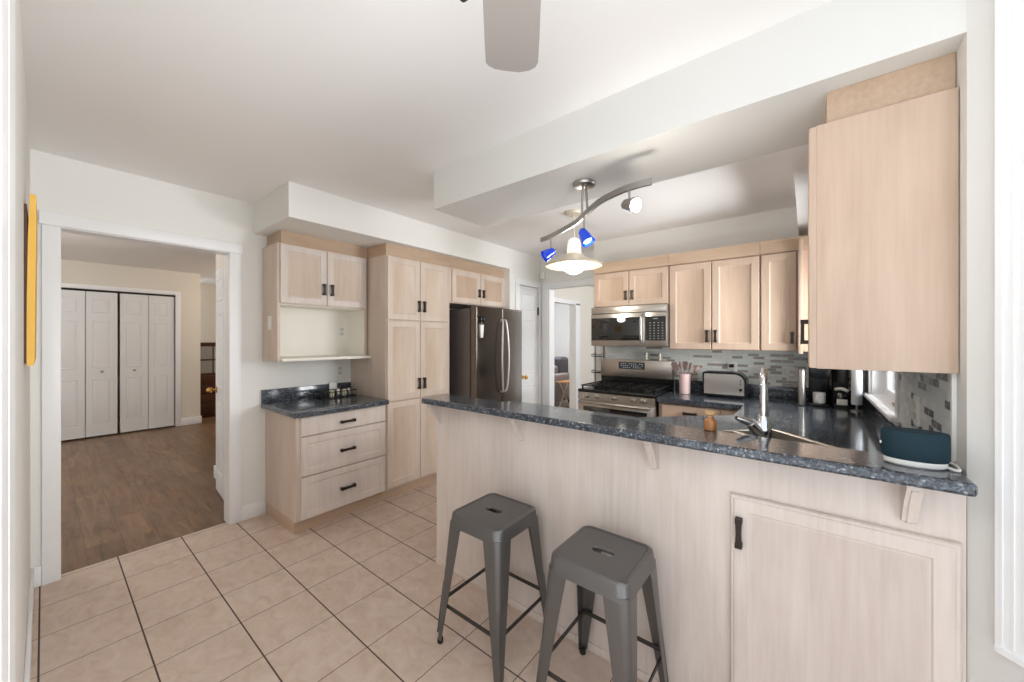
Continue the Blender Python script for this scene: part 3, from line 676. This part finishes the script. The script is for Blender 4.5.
# ------------------------------------------------------------------ base cabinets of the kitchen side
t = thing('base_cabinet', 'oak base cabinet right of the stove with drawer and bronze pull', 'cabinet', (3.45, .7, 0))
m = MB(); m.box(3.195, XB-.002, .34, .968, .095, ZC-.041); m.build('body', M['woodw'], t)
m = MB(); m.box(3.25, XB-.002, .34, .968, 0, .095); m.build('toe_kick', M['toe'], t)
WM = [M['woodw'], M['woodw']]
m = MB(); m.panel((3.195, .515, .72), Y, Z, -X, .425, .135, .02, [(0, .016), (.005, .02)]); dd = m.build('drawer', M['woodw'], t); handle(dd, (3.175, .722, .80), Y, -X, .10)
for z in (.41, .105): dd = door(t, (3.195, .515, z), Y, -X, .425, .30, .045, .02, 'r', WM, 'drawer'); handle(dd, (3.175, .722, z+.15), Y, -X, .10)
door(t, (3.195, .365, .105), Y, -X, .142, .75, .03, .02, 's', [M['woodw'], M['woodwp']])
t = thing('corner_cabinet', 'oak corner base cabinets under the window worktop', 'cabinet', (3.0, 0, 0))
m = MB(); m.loft([[(*p, z) for p in ((2.30, YR+.003), (XB-.002, YR+.003), (XB-.002, .338), (2.74, .338), (2.30, .778))] for z in (.095, .70)]); m.box(2.80, XB-.002, YR+.003, .338, .70, ZC-.041)
m.build('body', M['woodw'], t)
t = thing('sink_cabinet', 'oak sink cabinets on the kitchen side of the peninsula', 'cabinet', (1.95, 1.3, 0))
m = MB(); m.box(1.602, 2.235, .80, 1.795, .095, ZC-.041); m.box(1.602, 2.295, YR+.003, .795, .095, .70); m.build('body', M['woodw'], t)
for k in range(2): dd = door(t, (2.235, .81+k*.49, .11), Y, X, .48, .74, .05, .02, 's', [M['woodw'], M['woodwp']]); handle(dd, (2.255, 1.24+k*.12, .74), Z, X, .1)
# ------------------------------------------------------------------ stove
t = thing('gas_range', 'stainless gas range with black cooktop on the back wall', 'stove', (3.43, 1.34, 0)); y0, y1 = .985, 1.695
m = MB(); m.box(3.16, 3.70, y0, y1, .05, .895, bev=.004); m.box(3.20, 3.68, y0+.03, y1-.03, 0, .05); m.build('body', M['steel'], t)
m = MB(); m.box(3.135, 3.66, y0, y1, .895, .925, bev=.008, seg=3); m.build('cooktop', M['black'], t)
m = MB(); m.loft([[(3.14, y0, .83), (3.14, y1, .83), (3.17, y1, .83), (3.17, y0, .83)], [(3.145, y0, .895), (3.145, y1, .895), (3.17, y1, .895), (3.17, y0, .895)]]); m.build('control_panel', M['steel'], t)
for ky in (1.60, 1.50, 1.335, 1.165, 1.08):
    m = MB(); m.lathe((3.142, ky, .866), [(.022, 0), (.022, .008), (.019, .010), (.0175, .030), (.012, .034)], 20, ax=(-1, 0, 0)); m.build('knob', M['nickel'], t)
m = MB(); m.box(3.135, 3.16, y0+.004, y1-.004, .20, .822, bev=.006); od = m.build('oven_door', M['steel'], t)
m = MB(); m.box(3.131, 3.136, y0+.06, y1-.06, .36, .772, bev=.002); m.build('oven_window', M['glassblack'], od)
m = MB(); m.tube([(3.135, y0+.04, .812), (3.095, y0+.04, .812), (3.088, y0+.07, .812), (3.088, y1-.07, .812), (3.095, y1-.04, .812), (3.135, y1-.04, .812)], .011, 12); m.build('handle', M['nickel'], od)
m = MB(); m.box(3.137, 3.16, y0+.004, y1-.004, .055, .19, bev=.005); m.build('storage_drawer', M['steel'], t)
m = MB(); m.box(3.655, 3.715, y0, y1, .90, 1.01); m.build('backguard_base', M['black'], t)
m = MB(); m.box(3.640, 3.715, y0, y1, 1.01, 1.185, bev=.006); bgd = m.build('backguard', M['steel'], t)
m = MB(); m.box(3.637, 3.641, 1.235, 1.50, 1.09, 1.162); dp = m.build('display', M['glassblack'], bgd)
m = MB()
for i in range(11):
    for j in range(3):
        if (i*7+j*3) % 5: m.box(3.6365, 3.6372, 1.255+i*.021, 1.265+i*.021, 1.103+j*.019, 1.110+j*.019)
m.build('button_printing', M['display'], dp)
m = MB(); m.box(3.6385, 3.6402, 1.335, 1.40, 1.046, 1.054); m.build('maker_mark', M['printing'], bgd)
for k, yc in enumerate((1.10, 1.34, 1.58)):
    m = MB(); z = .958
    for dy in (-.10, 0, .10): m.box(3.19, 3.62, yc+dy-.005, yc+dy+.005, z-.010, z)
    for xx in (3.19, 3.30, 3.405, 3.51, 3.61): m.box(xx, xx+.01, yc-.105, yc+.105, z-.010, z)
    for xx in (3.195, 3.605):
        for dy in (-.095, .095): m.box(xx, xx+.012, yc+dy-.006, yc+dy+.006, .923, z)
    m.build('grate', M['iron'], t)
for xx, yc in ((3.29, 1.12), (3.52, 1.12), (3.40, 1.34), (3.29, 1.56), (3.52, 1.56)):
    m = MB(); m.lathe((xx, yc, .924), [(.045, 0), (.045, .006), (.034, .010), (.034, .018), (.028, .020)], 20); m.build('burner', M['iron'], t)
for yy in (1.234, 1.105):
    c = (3.675, yy, 1.186)
    t = thing('shaker', 'small glass and steel shaker on stove backguard, %s one' % ('left' if yy > 1.2 else 'right'), 'shaker', c, 'shakers on the stove backguard')
    m = MB(); m.lathe(c, [(.017, 0), (.018, .01), (.016, .045)], 16); m.build('jar', M['milk'], t)
    m = MB(); m.lathe(c, [(.0175, .045), (.0175, .068), (.010, .076)], 16); m.build('lid', M['nickel'], t)
# microwave
t = thing('microwave', 'stainless over-the-range microwave under the short oak cabinet', 'microwave', (3.5, 1.29, 1.325)); y0, y1 = .94, 1.645
m = MB(); m.box(3.335, XB-.012, y0, y1, 1.325, 1.695, bev=.003); m.build('body', M['steel'], t)
m = MB(); m.box(3.318, 3.336, y0, y1, 1.632, 1.695, bev=.004); m.box(3.316, 3.335, y0+.01, y1-.01, 1.640, 1.644); m.build('vent_grille', M['steel'], t)
m = MB(); m.box(3.315, 3.336, y0+.185, y1, 1.327, 1.628, bev=.004); md = m.build('door', M['steel'], t)
m = MB(); m.box(3.311, 3.316, y0+.225, y1-.004, 1.378, 1.590, bev=.001); m.build('window', M['glassblack'], md)
m = MB(); m.tube([(3.315, y0+.205, 1.605), (3.285, y0+.205, 1.60), (3.272, y0+.205, 1.56), (3.266, y0+.205, 1.48), (3.272, y0+.205, 1.40), (3.285, y0+.205, 1.36), (3.315, y0+.205, 1.355)], .0115, 12, 4); m.build('handle', M['nickel'], md)
m = MB(); m.box(3.315, 3.336, y0, y0+.183, 1.327, 1.628, bev=.004); cp = m.build('control_panel', M['steel'], t)
m = MB(); m.box(3.311, 3.316, y0+.004, y0+.178, 1.378, 1.590); kp = m.build('keypad', M['glassblack'], cp)
m = MB()
for i in range(4):
    for j in range(7): m.box(3.3100, 3.3112, y0+.025+i*.035, y0+.038+i*.035, 1.392+j*.023, 1.399+j*.023)
m.box(3.3100, 3.3112, y0+.07, y0+.11, 1.566, 1.574); m.build('key_printing', M['printing'], kp)
# back wall upper cabinets
def upper(label, y0, y1, z0, doors, handles, name='wall_cabinet', bodymat='woodw'):
    t = thing(name, label, 'cabinet', (3.56, (y0+y1)/2, z0))
    m = MB(); m.box(3.405, XB-.002, y0, y1, z0, 2.035); m.build('body', M[bodymat], t)
    ds = []
    for a, b in doors: ds.append(door(t, (3.405, a, z0+.004), Y, -X, b-a, 2.03-z0-.008, .05, .02, 's', [M['woodw'], M['woodwp']]))
    for i, hy, hz, L in handles: handle(ds[i], (3.385, hy, hz), Z, -X, L)
    m = MB(); m.box(3.385, XB-.002, y0, y1, 2.035, 2.13); m.box(3.381, 3.386, y0, y1, 2.112, 2.13); lab(m.build('crown', M['crowny'], t), 'oak crown board')
    return t
upper('short oak cabinet with two doors above the microwave', .942, 1.652, 1.70, [(.946, 1.294), (1.300, 1.648)], [(0, 1.266, 1.80, .085), (1, 1.328, 1.80, .085)])
upper('oak wall cabinet with two tall doors above the toaster', .278, .940, 1.302, [(.283, .604), (.612, .934)], [(0, .578, 1.415, .10), (1, .640, 1.415, .10)])
tc_ = upper('narrow oak wall cabinet in the back corner above the coffee machine', YR+.003, .276, 1.302, [(.058, .270)], [(0, .082, 1.40, .085)])
m = MB(); m.box(3.34, 3.404, .020, .046, 1.285, 2.10, bev=.002); m.build('end_stile', M['woodw'], tc_)
# near right wall cabinet, side panel towards the camera
t = thing('end_wall_cabinet', 'large oak wall cabinet hanging right above the bar ledge', 'cabinet', (1.97, -.17, 1.293))
m = MB(); m.box(1.585, 2.35, YR+.002, -.026, 1.293, 2.095, bev=.002); m.build('body', M['woodw'], t)
m = MB(); m.box(1.615, 2.35, YR+.002, -.053, 2.095, 2.209); lab(m.build('crown', M['crown'], t), 'warm oak filler board')
for k in range(2): dd = door(t, (1.588+k*.382, -.026, 1.295), X, Y, .378, .798, .05, .02, 's', [M['woodw'], M['woodwp']]); handle(dd, (1.935+k*.07, -.006, 1.42), Z, Y, .10)
# mosaic backsplashes
t = MB().box(XB-.012, XB-.001, YR+.03, 1.655, ZC+.10, 1.318).build('mosaic_backsplash', M['mosaic']); tag(t, 'pale glass mosaic backsplash behind the stove and toaster', 'backsplash')
t = thing('side_backsplash', 'grey mosaic tile backsplash with dark accents beside the window', 'backsplash', (2.0, YR, 1.1))
m = MB(); m.box(1.625, 2.385, YR+.0005, YR+.008, 1.001, 1.292); m.build('tiles', M['mosaicx'], t)
m = MB(); m.box(1.612, 1.626, YR+.0005, YR+.010, 1.041, 1.292); lab(m.build('edge_strip', M['white'], t), 'white edge strip')
tag(MB().box(XB-.014, XB-.001, 1.656, 1.676, ZC+.02, 1.325).build('edge_trim', M['white']), 'white edge strip ending the mosaic left of the stove', 'tile edging')
# kitchen window
m = MB(); yo = YR-.12
m.box(2.395, 2.45, YR, YR+.015, 1.03, 2.04, bev=.003); m.box(3.36, 3.40, YR, YR+.015, 1.03, 2.04, bev=.003); m.box(2.45, 3.36, YR, YR+.015, 2.0, 2.04, bev=.003)
m.box(2.385, 3.42, YR, YR+.040, 1.015, 1.034, bev=.004); m.box(2.40, 3.42, YR, YR+.018, .965, 1.015, bev=.002); m.box(2.45, 3.36, yo, YR, 1.015, 1.034)
m.box(2.45, 2.455, yo, YR, 1.03, 2.0); m.box(3.355, 3.36, yo, YR, 1.03, 2.0)
win = struct(m.build('window_1', M['trim']))
for a, b in ((2.455, 2.905), (2.905, 3.355)):
    m = MB(); y_0, y_1 = YR-.10, YR-.065
    m.box(a, a+.03, y_0, y_1, 1.034, 2.0, bev=.003); m.box(b-.03, b, y_0, y_1, 1.034, 2.0, bev=.003); m.box(a+.03, b-.03, y_0, y_1, 1.034, 1.075, bev=.003); m.box(a+.03, b-.03, y_0, y_1, 1.96, 2.0, bev=.003)
    sh = m.build('window_sash', M['trim'], win)
    MB().box(a+.028, b-.028, y_0+.014, y_0+.018, 1.07, 1.965).build('window_pane', M['glass'], sh)
m = MB(); m.tube([(2.62, YR-.02, 1.045), (2.66, YR-.01, 1.065), (2.72, YR-.02, 1.05)], .008, 8, 4); m.lathe((2.62, YR-.03, 1.034), [(.018, 0), (.016, .015), (.008, .02)], 12); lab(m.build('window_crank', M['nickel'], win), 'metal window crank')
# outlets and switches
def plate(label, c, N, slots=True, w=.07, h=.115, cat='outlet', horizontal=False):
    c = Vector(c); N = Vector(N); U = Z.cross(N)
    t = thing('wall_switch' if cat == 'switch' else 'wall_outlet', label, cat, c)
    m = MB(); m.panel(c-U*w/2-Z*h/2, U, Z, N, w, h, .005, [(0, .003), (.004, .005)]); m.build('cover_plate', M['white'], t)
    m = MB()
    if cat == 'switch': m.panel(c-U*.006-Z*.012+N*.005, U, Z, N, .012, .024, .006, [(0, .002), (.003, .006)]); m.build('toggle', M['white'], t)
    else:
        for dz in (-.02, .02): m.panel(c-U*.016-Z*(.013-dz)+N*.005, U, Z, N, .032, .026, .003, [(0, .001), (.003, .003)])
        m.build('socket', mat('socket_face', srgb(205, 203, 198), .5), t)
    return t
plate('white light switch on the side of the left wall cabinet', (1.08, 3.235, 1.515), -X, cat='switch', w=.065, h=.105)
plate('white outlet inside the open cream nook', (1.715, YL-.012, 1.46), -Y, w=.055, h=.09)
plate('white outlet on the wall above the left worktop basket', (1.70, YL-.001, 1.10), -Y)
plate('white outlet on mosaic above the toaster, black plug in it', (XB-.012, .505, 1.14), -X, w=.075, h=.11)
plate('white outlet on mosaic in the back corner by the coffee machine', (XB-.012, .09, 1.11), -X, w=.075, h=.11)
plate('white outlet on the side mosaic behind the smart speaker', (2.05, YR+.008, 1.12), Y, w=.07, h=.11)
tag(MB().box(XB-.045, XB-.0205, .49, .525, 1.145, 1.175, bev=.006).build('power_plug', M['black']), 'black power plug in the outlet above the toaster', 'plug')
# ------------------------------------------------------------------ worktop items
t = thing('toaster', 'long stainless toaster with black ends and dials on worktop', 'toaster', (3.53, .53, ZC))
def arc_prof(ya, yb, z0, z1, rl, rr):
    pts = [(yb, z0), (ya, z0)]
    for i in range(7): a = PI-PI/2*i/6*1; pts.append((ya+rl+rl*math.cos(PI-PI/2*i/6)*1, z1-rl+rl*math.sin(PI/2*i/6)))
    for i in range(7): pts.append((yb-rr+rr*math.sin(PI/2*i/6), z1-rr+rr*math.cos(PI/2*i/6)))
    return pts
# ya = right end in the picture (low Y), big radius there
pr = arc_prof(.372, .690, ZC+.012, 1.118, .075, .018)
m = MB(); m.loft([[(x_, a, b) for a, b in pr] for x_ in (3.458, 3.605)]); m.build('shell', M['black'], t)
pr2 = arc_prof(.388, .676, ZC+.028, 1.104, .066, .010)
m = MB(); m.loft([[(x_, a, b) for a, b in pr2] for x_ in (3.452, 3.460)]); fp = lab(m.build('front_panel', mat('toaster_steel', srgb(205, 200, 194), .28, .9), t), 'brushed steel front panel')
for z, r in ((1.062, .005), (1.045, .005), (1.028, .005), (1.0, .011), (.972, .005)):
    if r > .01: z = .985
    m = MB(); m.lathe((3.453, .412, z), [(r, 0), (r, .006), (r*.8, .009)], 14, ax=(-1, 0, 0)); m.build('dial' if r > .01 else 'button', M['black'], fp)
for yy in (.40, .665):
    for xx in (3.48, 3.59): MB().cyl((xx, yy, ZC), (xx, yy, ZC+.014), .01).build('foot', M['rubber'], t)
m = MB(); m.box(3.49, 3.505, .46, .66, 1.1165, 1.1195); m.box(3.56, 3.575, .46, .66, 1.1165, 1.1195); m.build('slots', M['blackm'], t)
CR = Vector((3.52, .842, ZC))
t = thing('utensil_crock', 'pale pink ceramic utensil crock right of the stove', 'crock', CR)
m = MB(); m.lathe(CR, [(.040, 0), (.044, .004), (.045, .17), (.044, .175), (.040, .172), (.039, .012)], 24); m.build('crock', M['pink'], t)
kinds = [('spatula', -.034, .080, .27, 'greysil', 'wide brown spatula leaning left in the pink crock'), ('spoon', -.020, .034, .295, 'pinksil', 'dusty pink spoon left of centre in the pink crock'),
         ('spatula', 0, -.004, .285, 'greysil', 'narrow brown spatula standing in the middle of the crock'), ('spoon', .022, -.046, .28, 'pinksil', 'dusty pink spoon leaning right in the pink crock'),
         ('ladle', .034, -.095, .25, 'pinksil', 'dusty pink ladle leaning farthest right in the crock')]
for kind, xo, yo_, L, mm, lb in kinds:
    b0 = CR+Vector((xo*.3, -yo_*.2, .016)); tip = CR+Vector((xo, yo_*1.1, L)); ax = (tip-b0).normalized()
    t = thing(kind, lb, 'utensil', b0, 'utensils in the pink crock')
    MB().tube([b0, b0+(tip-b0)*.72], .0045, 8).build('handle', M['pinksil'], t)
    m = MB(); hc = b0+(tip-b0)*.86
    side = ax.cross(X).normalized()
    if kind == 'spatula':
        w = .026 if 'wide' in lb else .017
        lp = lambda p, ww: [p+side*ww+X*.002, p-side*ww+X*.002, p-side*ww-X*.002, p+side*ww-X*.002]
        m.loft([lp(b0+(tip-b0)*.68, .007), lp(b0+(tip-b0)*.76, w*.9), lp(tip, w)])
    else: m.lathe(hc-ax*.03, [(.004, -.012), (.017, .010), (.021, .03), (.016, .052), (.005, .062)], 14, ax=tuple(ax), sy=.5 if kind == 'spoon' else .9)
    m.build('head', M[mm], t)
# coffee machines in the corner
t = thing('coffee_machine', 'black coffee machine with silver side column in the back corner', 'coffee machine', (3.5, -.06, ZC))
m = MB(); m.box(3.42, 3.66, -.13, -.012, ZC, ZC+.02, bev=.006); m.box(3.54, 3.66, -.13, -.012, ZC+.02, ZC+.31, bev=.01); m.box(3.42, 3.56, -.13, -.012, ZC+.20, ZC+.31, bev=.012); m.build('housing', M['black'], t)
m = MB(); m.lathe((3.43, .028, ZC+.006), [(.022, 0), (.022, .24), (.018, .255), (.010, .262)], 20); lab(m.build('water_column', M['nickel'], t), 'silver water column')
m = MB(); m.box(3.39, 3.49, -.02, .055, ZC, ZC+.006, bev=.002); m.build('base_plate', M['blackm'], t)
t = thing('mug', 'white mug standing on the black coffee machine tray', 'mug', (3.47, -.07, ZC+.021))
m = MB(); m.lathe((3.47, -.072, ZC+.021), [(.033, 0), (.036, .004), (.036, .075), (.033, .074), (.031, .008)], 20); m.build('cup', M['white'], t)
m = MB(); m.tube([(3.436, -.060, ZC+.08), (3.418, -.055, ZC+.07), (3.418, -.055, ZC+.045), (3.436, -.06, ZC+.035)], .004, 8, 4); m.build('mug_handle', M['white'], t)
t = thing('espresso_maker', 'dark espresso maker with pale spout right of the coffee machine', 'coffee machine', (3.5, -.2, ZC))
m = MB(); m.box(3.44, 3.64, -.235, -.148, ZC, ZC+.02, bev=.006); m.box(3.55, 3.64, -.235, -.148, ZC+.02, ZC+.28, bev=.012); m.lathe((3.50, -.192, ZC+.17), [(.035, 0), (.04, .02), (.04, .10), (.03, .115)], 20); m.build('housing', M['blackm'], t)
m = MB(); m.lathe((3.485, -.192, ZC+.02), [(.026, 0), (.034, .02), (.034, .06), (.024, .085)], 18); m.build('carafe', M['glassblack'], t)
m = MB(); m.tube([(3.47, -.16, ZC+.125), (3.45, -.19, ZC+.135), (3.45, -.225, ZC+.12)], .011, 10, 4); lab(m.build('spout', M['white'], t), 'pale spout')
m = MB(); m.box(3.442, 3.446, -.222, -.165, ZC+.022, ZC+.062, bev=.001); lab(m.build('label_plate', M['white'], t), 'pale front plate')
t = thing('paper_towel_holder', 'upright paper towel roll on a steel stand by the window', 'paper towel', (3.42, -.275, ZC))
m = MB(); m.lathe((3.36, -.262, ZC), [(.032, 0), (.032, .008), (.006, .012), (.006, .31), (.01, .315)], 20); m.build('stand', M['nickel'], t)
m = MB(); m.lathe((3.36, -.262, ZC+.045), [(.026, 0), (.028, .004), (.028, .235), (.026, .24)], 24); m.build('roll', mat('paper_roll', srgb(214, 218, 224), .8), t)
# wire rack between doorway and stove
t = thing('wire_rack', 'narrow black wire rack on the wall left of the stove', 'rack', (3.69, 1.74, .95))
m = MB()
for yy in (1.700, 1.795):
    m.tube([(3.724, yy, .93), (3.724, yy, 1.32)], .0035, 8)
    for z in (1.035, 1.208):
        m.tube([(3.724, yy, z), (3.63, yy, z), (3.63, yy, z+.02), (3.724, yy, z+.03)], .003, 8)
for z in (1.035, 1.208):
    for xx in (3.63, 3.66, 3.69, 3.72): m.tube([(xx, 1.70, z), (xx, 1.795, z)], .003, 8)
    m.tube([(3.63, 1.70, z+.02), (3.63, 1.795, z+.02)], .003, 8)
m.build('wire_frame', M['bronze'], t)
# amber bottle on the bar
c = Vector((1.597, .291, 1.04)); t = thing('bottle', 'small amber bottle with pale stopper on the bar ledge', 'bottle', c)
m = MB(); m.lathe(c, [(.020, 0), (.023, .003), (.023, .032), (.018, .040), (.013, .044), (.013, .052)], 20); m.build('body', M['amber'], t)
m = MB(); m.lathe(c, [(.012, .050), (.012, .056), (.018, .060), (.019, .068), (.017, .072)], 20); m.build('stopper', M['cork'], t)
# smart speaker
c = Vector((1.505, -.235, 1.04)); t = thing('smart_speaker', 'dark teal oval fabric speaker on white base at bar end', 'speaker', c)
m = MB(); m.lathe(c, [(.80, 0), (.90, .004), (.93, .014), (.90, .020)], 40, sx=.042, sy=.067); lab(m.build('base', M['white'], t), 'white base')
m = MB(); m.lathe(c, [(.93, .018), (1.0, .024), (1.0, .086), (.985, .092), (.95, .095), (.3, .096)], 48, sx=.042, sy=.067); m.build('fabric_body', M['teal'], t)
m = MB(); m.tube([(1.515, -.29, 1.046), (1.49, -.312, 1.044), (1.53, -.320, 1.044), (1.565, -.318, 1.044), (1.585, -.30, 1.044)], .0035, 8, 5); m.build('cord', M['white'], t)
m = MB(); m.cyl((1.497, -.1685, 1.095), (1.497, -.1655, 1.095), .004); m.build('button', M['white'], t)
# wire basket with bits on the left worktop
t = thing('wire_basket', 'dark wire basket with small jars on the left worktop', 'basket', (1.64, 3.22, .882)); bx0, bx1, by0, by1, bz = 1.455, 1.74, 3.16, 3.33, .884
m = MB()
for z in (bz+.003, bz+.055): m.tube([(bx0, by0, z), (bx1, by0, z), (bx1, by1, z), (bx0, by1, z), (bx0, by0, z)], .004, 8)
for i in range(9):
    xx = bx0+(bx1-bx0)*i/8; m.tube([(xx, by0, bz+.055), (xx, by0, bz+.003), (xx, by1, bz+.003), (xx, by1, bz+.055)], .0022, 6)
m.build('wire_frame', M['blackm'], t)
for i, (xx, h, mm) in enumerate(((1.500, .06, 'blackm'), (1.555, .05, 'milk'), (1.610, .062, 'nickel'), (1.665, .05, 'milk'), (1.710, .056, 'nickel'))):
    desc = ['black jar at the left end of the wire basket', 'pale jar left of centre in the wire basket', 'silver jar in the middle of the wire basket', 'pale jar right of centre in the wire basket', 'silver jar at the right end of the wire basket'][i]
    m = MB(); m.lathe((xx, 3.235, bz+.006), [(.018, 0), (.020, .004), (.020, h), (.016, h+.006)], 16); tag(m.build('spice_jar', M[mm]), desc, 'jar', 'jars in the wire basket')
tag(MB().box(1.59, 1.66, YL-.045, YL-.023, .883, 1.0, bev=.008).build('charging_dock', M['white']), 'white charging dock standing against the granite upstand', 'charger')
# ------------------------------------------------------------------ lights
zb = 2.21; cn = Vector((1.765, .915, zb))
t = thing('track_light', 'nickel S-curved track light with three heads under the beam', 'light', cn)
m = MB(); m.lathe(cn-Z*.022, [(.035, 0), (.056, .006), (.060, .014), (.060, .0215)], 28); m.build('canopy', M['nickel'], t)
path = [(2.055, 1.384), (2.03, 1.303), (1.975, 1.20), (1.875, 1.03), (1.757, .897), (1.655, .775), (1.597, .655), (1.578, .568), (1.581, .508)]
m = MB(); m.sweep_rect([(a, b, 2.05) for a, b in path], .012, .028, 6); m.build('rail', M['nickel'], t)
m = MB(); m.cyl((1.775, .930, zb-.02), (1.795, .945, 2.055), .006); m.cyl((1.742, .895, zb-.02), (1.742, .885, 2.055), .006); m.build('rod', M['nickel'], t)
def head(top, drop, d, r, L, shade, lit, label):
    top = Vector(top); p = top-Z*drop; d = Vector(d).normalized()
    h = MB(); h.cyl(top, p, .0045); h.cyl(p-d*.004+Z*.004, p-d*.03, .010); hd_ = None
    h = h.build('stem', M['nickel'], t)
    k = MB(); k.lathe(p-d*.034, [(.012, -.004), (.022, .012), (.026, .034), (r*.8, .038)], 20, ax=tuple(d)); c1 = k.build('socket', M['nickel'], h)
    k = MB(); k.lathe(p-d*.034, [(.023, .010), (r*.85, .045), (r, L), (r*.94, L), (r*.80, .05)], 24, ax=tuple(d), cap=False); lab(k.build('shade', shade, h), label)
    k = MB(); k.lathe(p-d*.034, [(.008, .018), (r*.68, L-.014), (r*.56, L-.008), (.004, L-.006)], 20, ax=tuple(d)); k.build('bulb', lit, h)
RV = Vector((math.sin(YAW), -math.cos(YAW), 0)); FV = Vector((math.cos(YAW), math.sin(YAW), 0))
dim = mat('faint_blue_bulb', srgb(30, 60, 150), .3, emit=srgb(60, 120, 255), es=.3)  # bulb colour given a faint blue glow of its own
head((2.020, 1.285, 2.04), .095, -RV*.9-Z*.55-FV*.2, .038, .085, M['blueglass'], dim, 'cobalt blue glass shade')
head((1.783, .925, 2.04), .095, RV*.35-Z*.9-FV*.45, .036, .090, M['blueglass'], mat('blue_lit_bulb', srgb(60, 140, 255), .3, emit=srgb(140, 200, 255), es=5), 'cobalt blue glass shade')
head((1.586, .605, 2.04), .065, RV*.45-Z*.30-FV*.75, .036, .072, M['nickel'], M['bulb'], 'brushed nickel shade')
lamp('track_spot_glow', (1.50, .50, 1.86), 3, (1, .95, .88), .03)
pc = Vector((2.745, 1.518, H))
t = thing('pendant_lamp', 'milk glass saucer pendant lamp hanging over the kitchen floor', 'light', pc)
m = MB(); m.lathe(pc-Z*.03, [(.03, 0), (.062, .008), (.068, .02), (.068, .0295)], 28); m.build('canopy', M['cream_metal'], t)
m = MB(); m.cyl(pc-Z*.03, (pc.x, pc.y, 2.24), .006); m.build('rod', M['cream_metal'], t)
m = MB(); m.lathe((pc.x, pc.y, 2.10), [(.058, 0), (.060, .012), (.056, .018), (.060, .03), (.055, .042), (.059, .054), (.053, .07), (.055, .08), (.046, .112), (.026, .13), (.012, .135)], 32); lab(m.build('neck', mat('ribbed_glass', srgb(240, 236, 226), .25, emit=(1, .95, .87, 1), es=.45), t), 'ribbed white glass neck, lit')
m = MB(); m.lathe((pc.x, pc.y, 2.0), [(.236, 0), (.240, .004), (.180, .034), (.110, .062), (.058, .102), (.054, .096), (.108, .052), (.178, .026), (.230, -.002)], 48, cap=False); m.build('shade', M['milk'], t)
m = MB(); m.sphere((pc.x, pc.y, 2.02), .10, 1, 1, .9, 28); m.build('globe', M['globe'], t)
lamp('pendant_glow', (pc.x, pc.y, 1.78), 6, (1, .93, .84), .08)
# ceiling fan
HB = Vector((.33, .262, 0)); t = thing('ceiling_fan', 'ceiling fan with a grey blade reaching into view at top', 'ceiling fan', (HB.x, HB.y, H))
m = MB(); m.lathe(HB, [(.05, H), (.065, H-.01), (.06, H-.06), (.02, H-.075), (.015, H-.14)][::-1], 28); m.build('canopy', M['nickel'], t)
m = MB(); m.lathe(HB, [(.06, 2.05), (.10, 2.07), (.115, 2.13), (.11, 2.21), (.07, 2.27), (.02, 2.32)], 32); m.build('motor', M['nickel'], t)
for k in range(5):
    a = math.atan2(FV.y, FV.x)+2*PI*k/5; d = Vector((math.cos(a), math.sin(a), 0)); s = Vector((d.y, -d.x, 0))
    c0 = HB+Z*2.112
    prof = [(.16, .048), (.20, .056), (.40, .063), (.50, .067)]
    tipw = .067; R = .583
    right = [(r, w) for r, w in prof]+[(R-.035, .068), (R-.018, .062), (R-.006, .046), (R, .02)]
    pts = [c0+d*r+s*w for r, w in right]+[c0+d*(r-(.006 if r > .55 else 0))-s*w for r, w in right[::-1]]
    m = MB(); m.loft([[p for p in pts], [p+Z*.007 for p in pts]]); b = m.build('blade', M['fan'], t)
    m = MB(); lp = lambda r, w, z: [c0+d*r+s*w+Z*z, c0+d*r-s*w+Z*z, c0+d*r-s*w+Z*(z+.005), c0+d*r+s*w+Z*(z+.005)]
    m.loft([lp(.09, .015, .008), lp(.16, .02, .008), lp(.22, .035, .008)]); m.build('blade_bracket', M['nickel'], b)
m = MB(); m.lathe(HB, [(.02, 1.965), (.07, 1.975), (.095, 2.01), (.10, 2.045)], 28); lab(m.build('added_light_bowl', M['globe'], t), 'lit glass bowl added out of view')  # unseen bowl added to the fan to brighten the ceiling
lamp('fan_fill_glow', (HB.x, HB.y, 1.86), 3, (1, .97, .93), .1)  # added fill glow below the unseen bowl
ch = Vector((.351, .362, 0))
m = MB(); m.cyl(ch+Z*2.1, ch+Z*1.87, .0018, n=8); m.cyl(ch+Z*2.105, HB+Z*2.10, .004, n=8); m.build('pull_chain', M['bronze'], t)
m = MB(); m.lathe(ch, [(.003, 1.872), (.0085, 1.864), (.0085, 1.852), (.003, 1.846)][::-1], 14); lab(m.build('chain_fob', M['bronze'], t), 'dark bronze pull chain fob')
